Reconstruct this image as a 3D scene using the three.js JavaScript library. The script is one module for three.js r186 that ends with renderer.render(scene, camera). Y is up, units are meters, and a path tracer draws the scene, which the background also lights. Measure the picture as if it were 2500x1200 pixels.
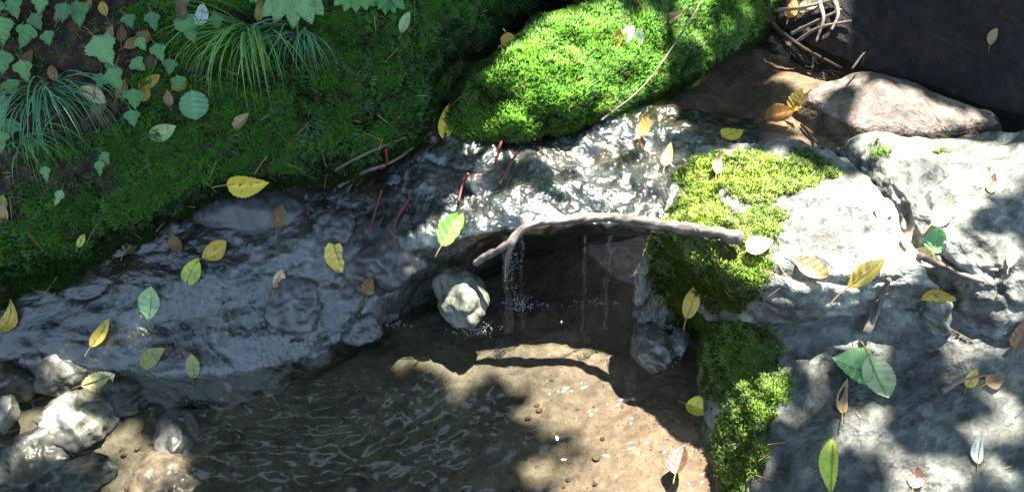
import * as THREE from 'three';
import { ImprovedNoise } from 'three/addons/math/ImprovedNoise.js';
import { mergeGeometries } from 'three/addons/utils/BufferGeometryUtils.js';

// ------------------------------------------------------------------ camera, sky, sun, exposure
const scene = new THREE.Scene();
const CAM_H = 1.25, PITCH = 40 * Math.PI / 180, FOV = 27.5;
const camera = new THREE.PerspectiveCamera(FOV, 2500 / 1200, 0.05, 400);
camera.position.set(0, CAM_H, 0);
camera.rotation.set(-PITCH, 0, 0);
camera.updateMatrixWorld(true);
scene.add(camera);

const SUN = new THREE.Vector3(0.20, 0.93, -0.26).normalize();
{
  // hazy summer sky: blue overhead, paler to the horizon, brighter round the sun
  const W = 512, H = 256, d = new Float32Array(W * H * 4), v = new THREE.Vector3();
  for (let y = 0; y < H; y++) for (let x = 0; x < W; x++) {
    const el = ((y + 0.5) / H - 0.5) * Math.PI, az = ((x + 0.5) / W - 0.5) * 2 * Math.PI; v.set(Math.cos(el) * Math.cos(az), Math.sin(el), Math.cos(el) * Math.sin(az));
    const t = Math.pow(1 - Math.max(0, v.y), 2.2), c = Math.max(0, v.dot(SUN)), g = 0.9 * Math.pow(c, 10) + 0.25 * Math.pow(c, 2), k = (y * W + x) * 4;
    d[k] = 0.52 + 0.52 * t + g; d[k + 1] = 0.82 + 0.46 * t + g * 0.98; d[k + 2] = 1.30 + 0.36 * t + g * 0.94; d[k + 3] = 1;
  }
  const sky = new THREE.DataTexture(d, W, H, THREE.RGBAFormat, THREE.FloatType); sky.mapping = THREE.EquirectangularReflectionMapping; sky.magFilter = THREE.LinearFilter; sky.needsUpdate = true;
  scene.background = sky; scene.environment = sky;
}
scene.backgroundIntensity = scene.environmentIntensity = 0.22;

const sun = new THREE.DirectionalLight(0xfff6ea, 5);
sun.name = 'sun';
sun.position.copy(SUN).multiplyScalar(12).add(new THREE.Vector3(0, 0, -1.4));
sun.target.position.set(0, 0, -1.4);
sun.castShadow = true;
Object.assign(sun.shadow.camera, { left: -4, right: 4, top: 4, bottom: -4, near: 0.5, far: 30 });
sun.shadow.mapSize.set(2048, 2048);
scene.add(sun, sun.target);

const renderer = new THREE.WebGLRenderer({ antialias: true });
renderer.setSize(1024, 491);
renderer.toneMapping = THREE.LinearToneMapping;
renderer.toneMappingExposure = 8.2;
renderer.shadowMap.enabled = true;

// ------------------------------------------------------------------ helpers
let seed = 20240611;
const rnd = () => { seed = (seed + 0x6D2B79F5) | 0; let t = Math.imul(seed ^ (seed >>> 15), 1 | seed); t = (t + Math.imul(t ^ (t >>> 7), 61 | t)) ^ t; return ((t ^ (t >>> 14)) >>> 0) / 4294967296; };
const rr = (a, b) => a + (b - a) * rnd();
const V = (x, y, z) => new THREE.Vector3(x, y, z);
const pn = new ImprovedNoise();
const noise = (x, y, z) => pn.noise(x, y, z);
const fbm = (x, y, z, o = 4) => { let s = 0, a = 1; for (let i = 0; i < o; i++) { s += a * noise(x, y, z); x = x * 2.03 + 7.1; y = y * 2.03 + 3.7; z = z * 2.03 + 5.3; a *= 0.5; } return s; };
const sstep = (a, b, x) => { const t = Math.min(1, Math.max(0, (x - a) / (b - a))); return t * t * (3 - 2 * t); };
const lerp = (a, b, t) => a + (b - a) * t;
const FPX = 600 / Math.tan(FOV / 2 * Math.PI / 180);
const camRight = V(1, 0, 0), camUp = V(0, Math.cos(PITCH), -Math.sin(PITCH)), camFwd = V(0, -Math.sin(PITCH), -Math.cos(PITCH));
const rayOf = (px, py) => V(0, 0, 0).addScaledVector(camRight, (px - 1250) / FPX).addScaledVector(camUp, -(py - 600) / FPX).add(camFwd);
const at = (px, py, y) => { const d = rayOf(px, py); return d.multiplyScalar((y - CAM_H) / d.y).add(camera.position); };
// next point up a slope: the pixel gives the direction, the slope from the point below gives the distance
function climb(prev, px, py, slope) {
  const d = rayOf(px, py), k = Math.hypot(d.x, d.z), ta = -d.y / k, ts = Math.tan(slope * Math.PI / 180), hd0 = Math.hypot(prev.x, prev.z);
  const hd = (CAM_H - prev.y + ts * hd0) / (ts + ta);
  return d.multiplyScalar(hd / k).add(camera.position);
}
const names = {};
const numbered = (n) => { names[n] = (names[n] || 0) + 1; return names[n] === 1 ? n : n + '_' + String(names[n] - 1).padStart(3, '0'); };
function meshOf(name, geo, mat, parent) {
  const m = new THREE.Mesh(geo, mat); m.name = parent ? name : numbered(name); m.castShadow = m.receiveShadow = true;
  (parent || scene).add(m); return m;
}
function thing(name, label, category, group, pos) {
  const g = new THREE.Group(); g.name = numbered(name); g.userData = { label, category }; if (group) g.userData.group = group;
  if (pos) g.position.copy(pos); scene.add(g); return g;
}
function tag(o, label, category, group, kind) { o.userData = { label, category }; if (group) o.userData.group = group; if (kind) o.userData.kind = kind; return o; }

// catmull-rom surface through rows of points
function cr(a, b, c, d, t) { const t2 = t * t, t3 = t2 * t; return 0.5 * ((2 * b) + (c - a) * t + (2 * a - 5 * b + 4 * c - d) * t2 + (3 * b - a - 3 * c + d) * t3); }
function surf(rows) {
  const R = rows.length, C = rows[0].length, out = V(0, 0, 0);
  const g = (i, j) => rows[Math.min(R - 1, Math.max(0, i))][Math.min(C - 1, Math.max(0, j))];
  return (u, v) => {  // u along a row 0..1, v over the rows 0..1
    const fu = u * (C - 1), fv = v * (R - 1), j = Math.min(C - 2, Math.floor(fu)), i = Math.min(R - 2, Math.floor(fv)), tu = fu - j, tv = fv - i, c = [];
    for (let k = -1; k < 3; k++) { const a = g(i + k, j - 1), b = g(i + k, j), d = g(i + k, j + 1), e = g(i + k, j + 2); c.push([cr(a.x, b.x, d.x, e.x, tu), cr(a.y, b.y, d.y, e.y, tu), cr(a.z, b.z, d.z, e.z, tu)]); }
    return V(cr(c[0][0], c[1][0], c[2][0], c[3][0], tv), cr(c[0][1], c[1][1], c[2][1], c[3][1], tv), cr(c[0][2], c[1][2], c[2][2], c[3][2], tv));
  };
}
function skirted(rows, out, drop) {  // a ring of points further out and lower, twice
  for (let pass = 0; pass < 2; pass++) {
    const R = rows.length, C = rows[0].length, o = pass ? out * 0.3 : out, dn = pass ? drop * 2 : drop;
    const cen = V(0, 0, 0); rows.flat().forEach(p => cen.add(p)); cen.multiplyScalar(1 / (R * C));
    const push = (p) => { const d = V(p.x - cen.x, 0, p.z - cen.z).normalize(); return p.clone().addScaledVector(d, o).add(V(0, -dn, 0)); };
    rows = rows.map(r => [push(r[0]), ...r, push(r[C - 1])]);
    rows = [rows[0].map((p, j) => (j === 0 || j === C + 1) ? p.clone() : push(p)), ...rows, rows[R - 1].map((p, j) => (j === 0 || j === C + 1) ? p.clone() : push(p))];
  }
  return rows;
}
// grid geometry over a surface function, moved along its normal by disp(p, n, u, v); uv in metres
function gridGeo(f, nu, nv, disp, color) {
  const P = [], nU = nu + 1, nV = nv + 1, uv = new Float32Array(nU * nV * 2);
  for (let i = 0; i < nV; i++) for (let j = 0; j < nU; j++) P.push(f(j / nu, i / nv));
  const id = (i, j) => i * nU + j;
  for (let i = 0; i < nV; i++) { let s = 0; for (let j = 0; j < nU; j++) { if (j) s += P[id(i, j)].distanceTo(P[id(i, j - 1)]); uv[2 * id(i, j)] = s; } const m = uv[2 * id(i, nu >> 1)]; for (let j = 0; j < nU; j++) uv[2 * id(i, j)] -= m; }
  for (let j = 0; j < nU; j++) { let s = 0; for (let i = 0; i < nV; i++) { if (i) s += P[id(i, j)].distanceTo(P[id(i - 1, j)]); uv[2 * id(i, j) + 1] = s; } const m = uv[2 * id(nv >> 1, j) + 1]; for (let i = 0; i < nV; i++) uv[2 * id(i, j) + 1] -= m; }
  if (disp) {
    const Q = P.map(p => p.clone()), du = V(0, 0, 0), dv = V(0, 0, 0), n = V(0, 0, 0);
    for (let i = 0; i < nV; i++) for (let j = 0; j < nU; j++) {
      du.subVectors(P[id(i, Math.min(nu, j + 1))], P[id(i, Math.max(0, j - 1))]); dv.subVectors(P[id(Math.min(nv, i + 1), j)], P[id(Math.max(0, i - 1), j)]);
      n.crossVectors(dv, du).normalize(); if (!(n.lengthSq() > 0.1)) n.set(0, 1, 0);
      Q[id(i, j)].addScaledVector(n, disp(P[id(i, j)], n, j / nu, i / nv));
    }
    for (let k = 0; k < P.length; k++) P[k] = Q[k];
  }
  const pos = new Float32Array(P.length * 3), idx = [];
  P.forEach((p, k) => { pos[3 * k] = p.x; pos[3 * k + 1] = p.y; pos[3 * k + 2] = p.z; });
  for (let i = 0; i < nv; i++) for (let j = 0; j < nu; j++) { const a = id(i, j), b = id(i, j + 1), c = id(i + 1, j), d = id(i + 1, j + 1); idx.push(a, c, b, b, c, d); }
  const g = new THREE.BufferGeometry();
  g.setAttribute('position', new THREE.BufferAttribute(pos, 3)); g.setAttribute('uv', new THREE.BufferAttribute(uv, 2)); g.setIndex(idx); g.computeVertexNormals();
  if (color) { const c = new Float32Array(P.length * 3), nn = g.attributes.normal; P.forEach((p, k) => { const q = color(p, V(nn.getX(k), nn.getY(k), nn.getZ(k)), uv[2 * k], uv[2 * k + 1]); c.set(q, 3 * k); }); g.setAttribute('color', new THREE.BufferAttribute(c, 3)); }
  return g;
}
// tube with varying radius through points
function tubeGeo(pts, rad, seg = 24, sides = 7, bump = 0) {
  const curve = new THREE.CatmullRomCurve3(pts), fr = curve.computeFrenetFrames(seg, false), pos = [], idx = [], uv = [];
  for (let i = 0; i <= seg; i++) {
    const p = curve.getPointAt(i / seg), r0 = typeof rad === 'function' ? rad(i / seg) : rad;
    for (let j = 0; j <= sides; j++) { const a = (j % sides) / sides * Math.PI * 2, n = fr.normals[i].clone().multiplyScalar(Math.cos(a)).addScaledVector(fr.binormals[i], Math.sin(a)); const r = r0 * (1 + bump * noise(p.x * 60 + Math.cos(a), p.y * 60 + Math.sin(a), p.z * 60)); pos.push(p.x + n.x * r, p.y + n.y * r, p.z + n.z * r); uv.push(j / sides * 0.05, i / seg * curve.getLength()); }
  }
  const s = sides + 1;
  for (let i = 0; i < seg; i++) for (let j = 0; j < sides; j++) idx.push(i * s + j, i * s + j + 1, (i + 1) * s + j, (i + 1) * s + j, i * s + j + 1, (i + 1) * s + j + 1);
  for (const [e, flip] of [[0, 1], [seg, 0]]) { const c = curve.getPointAt(e / seg), k = pos.length / 3; pos.push(c.x, c.y, c.z); uv.push(0, 0); for (let j = 0; j < sides; j++) flip ? idx.push(k, e * s + j + 1, e * s + j) : idx.push(k, e * s + j, e * s + j + 1); }
  const g = new THREE.BufferGeometry(); g.setAttribute('position', new THREE.Float32BufferAttribute(pos, 3)); g.setAttribute('uv', new THREE.Float32BufferAttribute(uv, 2)); g.setIndex(idx); g.computeVertexNormals(); return g;
}

// ------------------------------------------------------------------ textures (grain only)
function tileNoise(N, freq, oct, sd) {  // periodic value noise, 0..1
  const out = new Float32Array(N * N); let amp = 1, tot = 0;
  for (let o = 0; o < oct; o++) {
    const F = freq << o, tab = new Float32Array(F * F), s0 = seed; seed = sd + o * 977; for (let k = 0; k < F * F; k++) tab[k] = rnd(); seed = s0;
    for (let y = 0; y < N; y++) { const fy = y / N * F, iy = Math.floor(fy), ty = fy - iy, sy = ty * ty * (3 - 2 * ty), y1 = (iy + 1) % F;
      for (let x = 0; x < N; x++) { const fx = x / N * F, ix = Math.floor(fx), tx = fx - ix, sx = tx * tx * (3 - 2 * tx), x1 = (ix + 1) % F;
        out[y * N + x] += amp * lerp(lerp(tab[iy * F + ix], tab[iy * F + x1], sx), lerp(tab[y1 * F + ix], tab[y1 * F + x1], sx), sy); } }
    tot += amp; amp *= 0.58;
  }
  for (let k = 0; k < N * N; k++) out[k] /= tot; return out;
}
function tex(N, fn, srgb, rep) {
  const d = new Uint8Array(N * N * 4);
  for (let k = 0; k < N * N; k++) { const c = fn(k); for (let i = 0; i < 3; i++) d[4 * k + i] = Math.max(0, Math.min(255, 255 * (Array.isArray(c) ? c[i] : c))); d[4 * k + 3] = 255; }
  const t = new THREE.DataTexture(d, N, N); t.wrapS = t.wrapT = THREE.RepeatWrapping; t.magFilter = THREE.LinearFilter; t.minFilter = THREE.LinearMipmapLinearFilter; if (srgb) t.colorSpace = THREE.SRGBColorSpace; if (rep) t.repeat.set(rep, rep); t.needsUpdate = true; return t;
}
const n1 = tileNoise(512, 6, 7, 11), n2 = tileNoise(512, 32, 4, 77), n3 = tileNoise(512, 96, 2, 391);
const con = (x, k) => Math.min(1, Math.max(0, (x - 0.5) * k + 0.5));
const rockMap = tex(512, k => { const a = con(n1[k], 2.2), b = con(n2[k], 2.4), s = n3[k] > 0.8 ? 0.16 : n3[k] < 0.2 ? -0.16 : 0; const g = 0.62 + 0.28 * (a - 0.5) + 0.3 * (b - 0.5) + s; return [g, g * 1.0, g * 0.985]; }, true, 2.2);
const rockBump = tex(512, k => 0.55 * con(n1[k], 2) + 0.3 * con(n2[k], 2) + 0.15 * n3[k], false, 2.2);
const soilMap = tex(512, k => { const a = con(n1[k], 2), b = con(n2[k], 2.6), g = 0.35 + 0.5 * b + 0.3 * (a - 0.5) + (n3[k] > 0.82 ? 0.25 : 0); return [g, g * 0.92, g * 0.82]; }, true, 3);
const sandMap = tex(512, k => { const a = con(n1[k], 1.8), b = con(n2[k], 2.0), g = 0.72 + 0.22 * (a - 0.5) + 0.22 * (b - 0.5) + (n3[k] > 0.83 ? 0.2 : n3[k] < 0.17 ? -0.25 : 0); return [g, g * 0.95, g * 0.88]; }, true, 3);
const barkMap = tex(256, k => { const x = k % 256, y = Math.floor(k / 256), g = 0.6 + 0.9 * (n1[(y * 2 % 512) * 512 + (x * 2) % 512] - 0.5) + 0.5 * (n2[(Math.floor(y / 4) % 512) * 512 + (x * 2) % 512] - 0.5); return [g, g * 0.94, g * 0.87]; }, true, 4);
const flowBump = tex(512, k => { const x = k % 512, y = Math.floor(k / 512); return 0.5 * con(n2[(Math.floor(y / 3) % 512) * 512 + x], 2) + 0.5 * con(n1[(Math.floor(y / 2) % 512) * 512 + (x * 2) % 512], 2); }, false, 3);

// ------------------------------------------------------------------ materials
const std = (o) => new THREE.MeshStandardMaterial(o), phys = (o) => new THREE.MeshPhysicalMaterial(o);
const lin = (r, g, b) => new THREE.Color().setRGB(r, g, b);
const M = {
  rock: phys({ color: 0xffffff, vertexColors: true, map: rockMap, bumpMap: rockBump, bumpScale: 0.009, roughness: 0.72 }),
  wetRock: phys({ color: 0xffffff, vertexColors: true, map: rockMap, bumpMap: rockBump, bumpScale: 0.006, roughness: 0.34, clearcoat: 0.6, clearcoatRoughness: 0.15 }),
  soil: std({ color: 0xffffff, vertexColors: true, map: soilMap, bumpMap: soilMap, bumpScale: 0.008, roughness: 0.95 }),
  bed: std({ color: 0xffffff, vertexColors: true, map: sandMap, bumpMap: sandMap, bumpScale: 0.004, roughness: 0.8 }),
  water: phys({ color: lin(0.70, 0.71, 0.66), roughness: 0.03, transmission: 1, thickness: 0, ior: 1.333 }),
  film: phys({ color: lin(0.86, 0.90, 0.90), roughness: 0.06, transmission: 1, thickness: 0, ior: 1.45, bumpMap: flowBump, bumpScale: 0.012 }),
  moss: phys({ color: 0xffffff, roughness: 1, specularIntensity: 0.25, transmission: 0.35, thickness: 0 }),
  grass: phys({ color: 0xffffff, vertexColors: true, roughness: 0.62, transmission: 0.25, thickness: 0 }),
  leaf: phys({ color: 0xffffff, vertexColors: true, roughness: 0.62, transmission: 0.3, thickness: 0, side: THREE.DoubleSide }),
  wetLeaf: phys({ color: 0xffffff, vertexColors: true, roughness: 0.4, clearcoat: 0.5, clearcoatRoughness: 0.2, side: THREE.DoubleSide }),
  stem: std({ color: lin(0.16, 0.13, 0.04), roughness: 0.7 }),
  bark: std({ color: lin(0.42, 0.405, 0.395), map: barkMap, bumpMap: barkMap, bumpScale: 0.003, roughness: 0.75 }),
  paleTwig: std({ color: lin(0.36, 0.33, 0.30), map: barkMap, roughness: 0.7 }),
  redRoot: std({ color: lin(0.13, 0.022, 0.018), roughness: 0.7 }),
  darkTwig: std({ color: lin(0.07, 0.05, 0.04), map: barkMap, roughness: 0.8 }),
  trunk: std({ color: lin(0.12, 0.10, 0.08), map: barkMap, bumpMap: barkMap, bumpScale: 0.01, roughness: 0.9 }),
  litter: std({ color: lin(0.24, 0.17, 0.09), roughness: 0.9 }),
  foam: phys({ color: lin(0.82, 0.85, 0.88), roughness: 0.05, transmission: 0.9, thickness: 0, ior: 1.333 }),
  canopy: phys({ color: 0xffffff, roughness: 0.9, transmission: 0.35, thickness: 0, side: THREE.DoubleSide }),
};

// ------------------------------------------------------------------ levels and shared shape functions
const POOL = 0, UPPER = 0.262;
const rockBumps = (p, k = 1) => k * (-0.007 * (1 - sstep(0.0, 0.06, Math.abs(fbm(p.x * 3.1 + 5, p.y * 3.1, p.z * 3.1, 3)))) + 0.016 * fbm(p.x * 7, p.y * 7, p.z * 7, 3) + 0.007 * fbm(p.x * 28, p.y * 28, p.z * 28, 3));
const strata = (p, k = 1) => { const s = (p.y * 38 + 1.3 * fbm(p.x * 4, p.y * 4, p.z * 4, 2)); return k * 0.006 * (Math.abs((s % 1 + 1) % 1 - 0.5) * 2 - 0.5); };
const hits = [];                       // meshes that things can lie on
const ray = new THREE.Raycaster();
function hit(px, py, list = hits) {
  ray.set(camera.position, rayOf(px, py).normalize());
  const h = ray.intersectObjects(list, false)[0]; if (!h) return null;
  const n = h.face.normal.clone(); if (n.dot(ray.ray.direction) > 0) n.negate();
  return { p: h.point, n, d: h.point.clone().sub(camera.position).dot(camFwd), o: h.object };
}

// ------------------------------------------------------------------ far ground
{
  const g = new THREE.PlaneGeometry(160, 160, 40, 40); g.rotateX(-Math.PI / 2);
  const p = g.attributes.position, c = new Float32Array(p.count * 3), uv = g.attributes.uv;
  for (let i = 0; i < p.count; i++) { const d = Math.hypot(p.getX(i), p.getZ(i)); p.setY(i, -0.45 + sstep(4, 60, d) * 6 * (0.6 + fbm(p.getX(i) * 0.05, 1, p.getZ(i) * 0.05, 2))); uv.setXY(i, p.getX(i), p.getZ(i)); c.set([0.07, 0.06, 0.035], 3 * i); }
  g.setAttribute('color', new THREE.BufferAttribute(c, 3)); g.computeVertexNormals();
  const o = meshOf('ground', g, M.soil); tag(o, 'dark forest floor around the stream', 'ground', null, 'structure');
}

// ------------------------------------------------------------------ stream bed
const bedPts = [[1200, 1000, -.05], [1600, 1100, -.035], [1500, 900, -.04], [1300, 850, -.035], [1000, 870, -.04], [700, 1000, -.055], [430, 1100, -.045], [200, 1000, -.05], [0, 800, -.03], [0, 1100, -.05], [300, 800, -.05], [900, 930, -.05], [700, 900, -.05], [560, 950, -.04], [1700, 1040, -.025], [1690, 900, -.035], [1250, 1250, -.055], [1700, 1250, -.03], [400, 1250, -.05], [1900, 1100, -.03], [2400, 1100, -.02],
  [1250, 700, -.07], [700, 800, -.06], [1500, 200, .12], [2000, 215, .215], [2130, 195, .235], [2300, 275, .225], [2420, 300, .21], [1750, 240, .17], [2100, 100, .2], [2500, 200, .2], [1600, 300, .20], [1900, 310, .225]].map(([a, b, y]) => at(a, b, y));
const bedH = (x, z) => { let s = 0, w = 0; for (const q of bedPts) { const d = (q.x - x) ** 2 + (q.z - z) ** 2 + 0.003, k = 1 / (d * d); s += k * q.y; w += k; } return s / w + 0.012 * fbm(x * 9, 2, z * 9, 3) + 0.004 * fbm(x * 40, 5, z * 40, 2); };
{
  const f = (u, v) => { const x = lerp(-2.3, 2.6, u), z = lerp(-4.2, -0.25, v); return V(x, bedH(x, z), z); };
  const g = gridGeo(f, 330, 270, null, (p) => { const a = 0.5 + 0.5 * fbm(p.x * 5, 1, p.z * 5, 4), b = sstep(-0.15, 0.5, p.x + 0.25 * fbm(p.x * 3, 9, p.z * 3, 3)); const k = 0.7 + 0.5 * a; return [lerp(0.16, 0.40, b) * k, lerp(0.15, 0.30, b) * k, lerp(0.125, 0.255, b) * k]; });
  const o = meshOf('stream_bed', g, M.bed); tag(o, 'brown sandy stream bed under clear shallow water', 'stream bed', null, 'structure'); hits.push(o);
}

// ------------------------------------------------------------------ ledge that the water runs over
const ledgeRows = [
  [[-260, 560, .10], [-150, 540, .12], [330, 450, .17], [700, 370, .22], [1000, 290, .25], [1250, 240, .25], [1480, 250, .24], [1720, 268, .245], [1850, 290, .24]],
  [[-240, 690, .07], [-100, 660, .09], [380, 545, .15], [720, 462, .19], [1000, 400, .22], [1250, 345, .235], [1500, 306, .245], [1720, 330, .25], [1850, 350, .24]],
  [[-230, 740, .05], [-60, 715, .07], [420, 620, .125], [760, 560, .155], [1020, 490, .195], [1240, 430, .215], [1480, 400, .22], [1700, 420, .23], [1830, 430, .22]],
  [[-220, 790, .02], [0, 760, .05], [450, 690, .10], [800, 650, .115], [1050, 600, .165], [1220, 562, .19], [1450, 548, .19], [1690, 562, .205], [1800, 570, .2]],
  [[-200, 860, -.01], [0, 830, .02], [480, 785, .05], [820, 740, .06], [1050, 685, .07], [1230, 590, .10], [1450, 570, .11], [1690, 585, .11], [1800, 610, .11]],
  [[-180, 930, -.04], [0, 900, -.02], [510, 900, .005], [835, 830, .0], [1050, 750, -.03], [1240, 640, -.03], [1450, 610, -.03], [1680, 630, -.03], [1800, 680, -.04]],
  [[-160, 1050, -.10], [0, 1040, -.10], [530, 1040, -.07], [850, 930, -.10], [1060, 800, -.14], [1250, 670, -.14], [1450, 640, -.14], [1670, 660, -.14], [1800, 700, -.14]],
].map(r => r.map(([a, b, y]) => at(a, b, y)));
const ledgeF = surf(ledgeRows);
const ledgeDisp = (p) => lerp(0.5, 0.8, sstep(-0.35, 0.0, p.x)) * (rockBumps(p, 1.0) + strata(p, 0.3) + 0.014 * (0.5 - Math.abs(fbm(p.x * 5.5 + 2, p.y * 5.5, p.z * 5.5, 3)) * 1.6));
{
  const g = gridGeo(ledgeF, 300, 180, ledgeDisp, (p) => { const a = 0.5 + 0.5 * fbm(p.x * 8, p.y * 8, p.z * 8, 4), b = sstep(0.5, 0.9, 0.5 + fbm(p.x * 12 + 4, p.y * 12, p.z * 12, 3)); const k = 0.7 + 0.6 * a; return [lerp(0.045, 0.08, b) * k, lerp(0.053, 0.06, b) * k, lerp(0.049, 0.035, b) * k]; });
  const o = meshOf('ledge_rock', g, M.wetRock); tag(o, 'long dark wet rock ledge that the water slides over', 'rock'); hits.push(o);
}

// ------------------------------------------------------------------ rocks beside the pool
const blobs = (list) => list.map(([px, py, r, list2]) => { const h = hit(px, py, list2 || hits); return h ? { p: h.p, r: r * h.d / FPX } : null; }).filter(Boolean);
const blobMask = (bl, p, n = 0.35) => { let m = 0; for (const b of bl) { const d = p.distanceTo(b.p) / b.r + n * fbm(p.x * 22, p.y * 22, p.z * 22, 3); m = Math.max(m, 1 - sstep(0.5, 1.15, d)); } return m; };
const stoneTone = (p, base0, warm = 0) => { const base = base0 * (1 - 0.45 * sstep(0.1, 0.5, fbm(p.x * 9 + 8, p.y * 5, p.z * 9, 4))) * (1 - 0.4 * (1 - sstep(0.0, 0.05, Math.abs(fbm(p.x * 3.1 + 5, p.y * 3.1, p.z * 3.1, 3))))); const a = 0.5 + 0.5 * fbm(p.x * 6 + 3, p.y * 6, p.z * 6, 4), l = sstep(0.55, 0.8, 0.5 + 0.7 * fbm(p.x * 16, p.y * 16 + 4, p.z * 16, 3)), k = 0.65 + 0.7 * a; return [base * k * (0.92 + warm) + 0.07 * l, base * k * (1 - 0.3 * warm) + 0.078 * l, base * k * (0.90 - 0.5 * warm) + 0.055 * l]; };
function bigRock(rows, label, mossPx, base, nu = 170, nv = 150, k = 1, warm = 0) {
  const f = surf(skirted(rows.map(r => r.map(([a, b, y]) => at(a, b, y))), 0.02, 0.06));
  const disp = (p) => rockBumps(p, k) + strata(p, 0.8 * k);
  const tmp = new THREE.Mesh(gridGeo(f, 60, 50)); tmp.updateMatrixWorld(true);
  const bl = blobs(mossPx.map(([a, b, r]) => [a, b, r, [tmp]]));
  const mossAt = (p) => blobMask(bl, p);
  const g = gridGeo(f, nu, nv, disp, (p) => { const s = stoneTone(p, base, warm), m = mossAt(p); return [lerp(s[0], 0.045, m), lerp(s[1], 0.07, m), lerp(s[2], 0.02, m)]; });
  const t = thing('boulder', label, 'boulder');
  const o = meshOf('stone', g, M.rock, t); hits.push(o);
  return { t, o, g, mossAt };
}
const rockA = bigRock([
  [[1675, 398, .265], [1780, 360, .28], [1940, 343, .285], [2040, 372, .285], [2140, 455, .28]],
  [[1635, 500, .25], [1780, 480, .28], [1930, 470, .29], [2080, 490, .29], [2200, 560, .28]],
  [[1612, 575, .225], [1760, 590, .265], [1920, 600, .275], [2100, 610, .28], [2250, 640, .275]],
  [[1640, 690, .12], [1760, 680, .235], [1910, 690, .255], [2110, 690, .26], [2285, 700, .255]],
  [[1675, 790, .02], [1790, 750, .17], [1915, 770, .19], [2120, 765, .20], [2310, 750, .20]],
  [[1690, 860, -.05], [1800, 800, .09], [1930, 815, .10], [2130, 805, .12], [2330, 780, .12]],
], 'pale grey boulder capped with moss, split from its neighbour by a dark crack', [[1640, 560, 70], [1635, 640, 70], [1660, 720, 70], [1680, 790, 50], [1720, 430, 75], [1700, 520, 90], [1750, 600, 100], [1690, 680, 90], [1700, 780, 80], [1820, 640, 70], [1860, 400, 70], [1960, 400, 60], [1790, 700, 90], [1840, 450, 80], [1930, 440, 70], [1860, 540, 70], [2010, 420, 50]], 0.34);
const rockB = bigRock([
  [[2075, 352, .27], [2180, 335, .275], [2350, 325, .28], [2480, 320, .28], [2650, 320, .28]],
  [[2150, 420, .28], [2250, 400, .285], [2380, 400, .29], [2500, 390, .29], [2650, 380, .29]],
  [[2225, 500, .28], [2300, 490, .29], [2400, 500, .295], [2520, 500, .295], [2660, 500, .295]],
  [[2285, 590, .265], [2330, 600, .28], [2430, 620, .285], [2540, 620, .285], [2680, 620, .28]],
  [[2330, 690, .22], [2370, 700, .24], [2460, 720, .245], [2560, 720, .245], [2700, 720, .24]],
], 'rounded pale boulder at the water edge with a green leaf on it', [[2140, 370, 40], [2300, 380, 30]], 0.32);
const rockC = bigRock([
  [[1760, 770, .10], [1880, 760, .165], [2050, 740, .20], [2250, 720, .21], [2420, 690, .22], [2650, 660, .22]],
  [[1745, 880, .07], [1880, 860, .13], [2050, 850, .155], [2250, 830, .17], [2420, 810, .18], [2650, 790, .18]],
  [[1770, 990, .05], [1890, 970, .11], [2050, 960, .125], [2250, 950, .135], [2420, 940, .145], [2650, 920, .145]],
  [[1785, 1110, .03], [1880, 1090, .09], [2050, 1080, .11], [2250, 1080, .12], [2420, 1070, .13], [2650, 1060, .13]],
  [[1800, 1240, .0], [1880, 1230, .06], [2050, 1230, .09], [2250, 1230, .10], [2420, 1230, .11], [2650, 1220, .11]],
  [[1800, 1400, -.03], [1880, 1400, .04], [2050, 1400, .07], [2250, 1400, .08], [2420, 1400, .09], [2650, 1400, .09]],
], 'broad low grey green slab with a hanging fringe of moss along the pool', [[1740, 820, 60], [1750, 930, 60], [1770, 1060, 60], [1785, 1150, 50], [1790, 800, 85], [1830, 740, 75], [1800, 880, 85], [1850, 940, 70], [1820, 1020, 75], [1830, 1110, 60], [1800, 1190, 50], [1860, 830, 50]], 0.15, 200, 160, 0.8);

const rockD = bigRock([
  [[1960, 224, .252], [2040, 194, .266], [2130, 178, .272], [2230, 205, .270], [2320, 245, .266], [2430, 285, .252]],
  [[1965, 242, .258], [2045, 225, .282], [2135, 215, .292], [2240, 240, .288], [2325, 270, .282], [2435, 298, .258]],
  [[1975, 264, .252], [2055, 287, .264], [2140, 305, .268], [2245, 312, .270], [2330, 312, .268], [2440, 312, .252]],
], 'low rounded pinkish brown rock lying in the upper pool', [], 0.20, 120, 70, 0.45, 0.32);

// ------------------------------------------------------------------ earth bank with moss (left) and earth bank in painted deep shade (right)
const bankN = V(-0.42, 0, -0.9).normalize();
const bankLip = [[-420, 800, .10], [-150, 715, .13], [40, 645, .15], [330, 560, .19], [470, 478, .22], [700, 418, .245], [860, 380, .265], [1010, 305, .27], [1160, 170, .27], [1330, 20, .27], [1520, -130, .27]].map(([a, b, y]) => at(a, b, y));
const bankProf = [[0.16, -0.10], [0.06, -0.075], [0.012, -0.035], [0, 0], [0.012, 0.03], [0.05, 0.075], [0.12, 0.15], [0.20, 0.25], [0.28, 0.36], [0.38, 0.47], [0.52, 0.58], [0.75, 0.68], [1.2, 0.8]];
const bankRows = bankProf.slice().reverse().map(([d, h]) => bankLip.map(L => L.clone().addScaledVector(bankN, d).add(V(0, h, 0))));
const bankF = surf(bankRows);
const bankDisp = (p) => 0.05 * fbm(p.x * 3.2, p.y * 3.2, p.z * 3.2, 3) + 0.014 * fbm(p.x * 16, p.y * 16, p.z * 16, 3);
const bankMoss = (u, v, p) => { const top = lerp(0.66, 0.25, sstep(0.1, 0.62, u)); return sstep(top - 0.05, top + 0.06, v + 0.10 * fbm(p.x * 9, p.y * 9, p.z * 9, 3)); };
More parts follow.
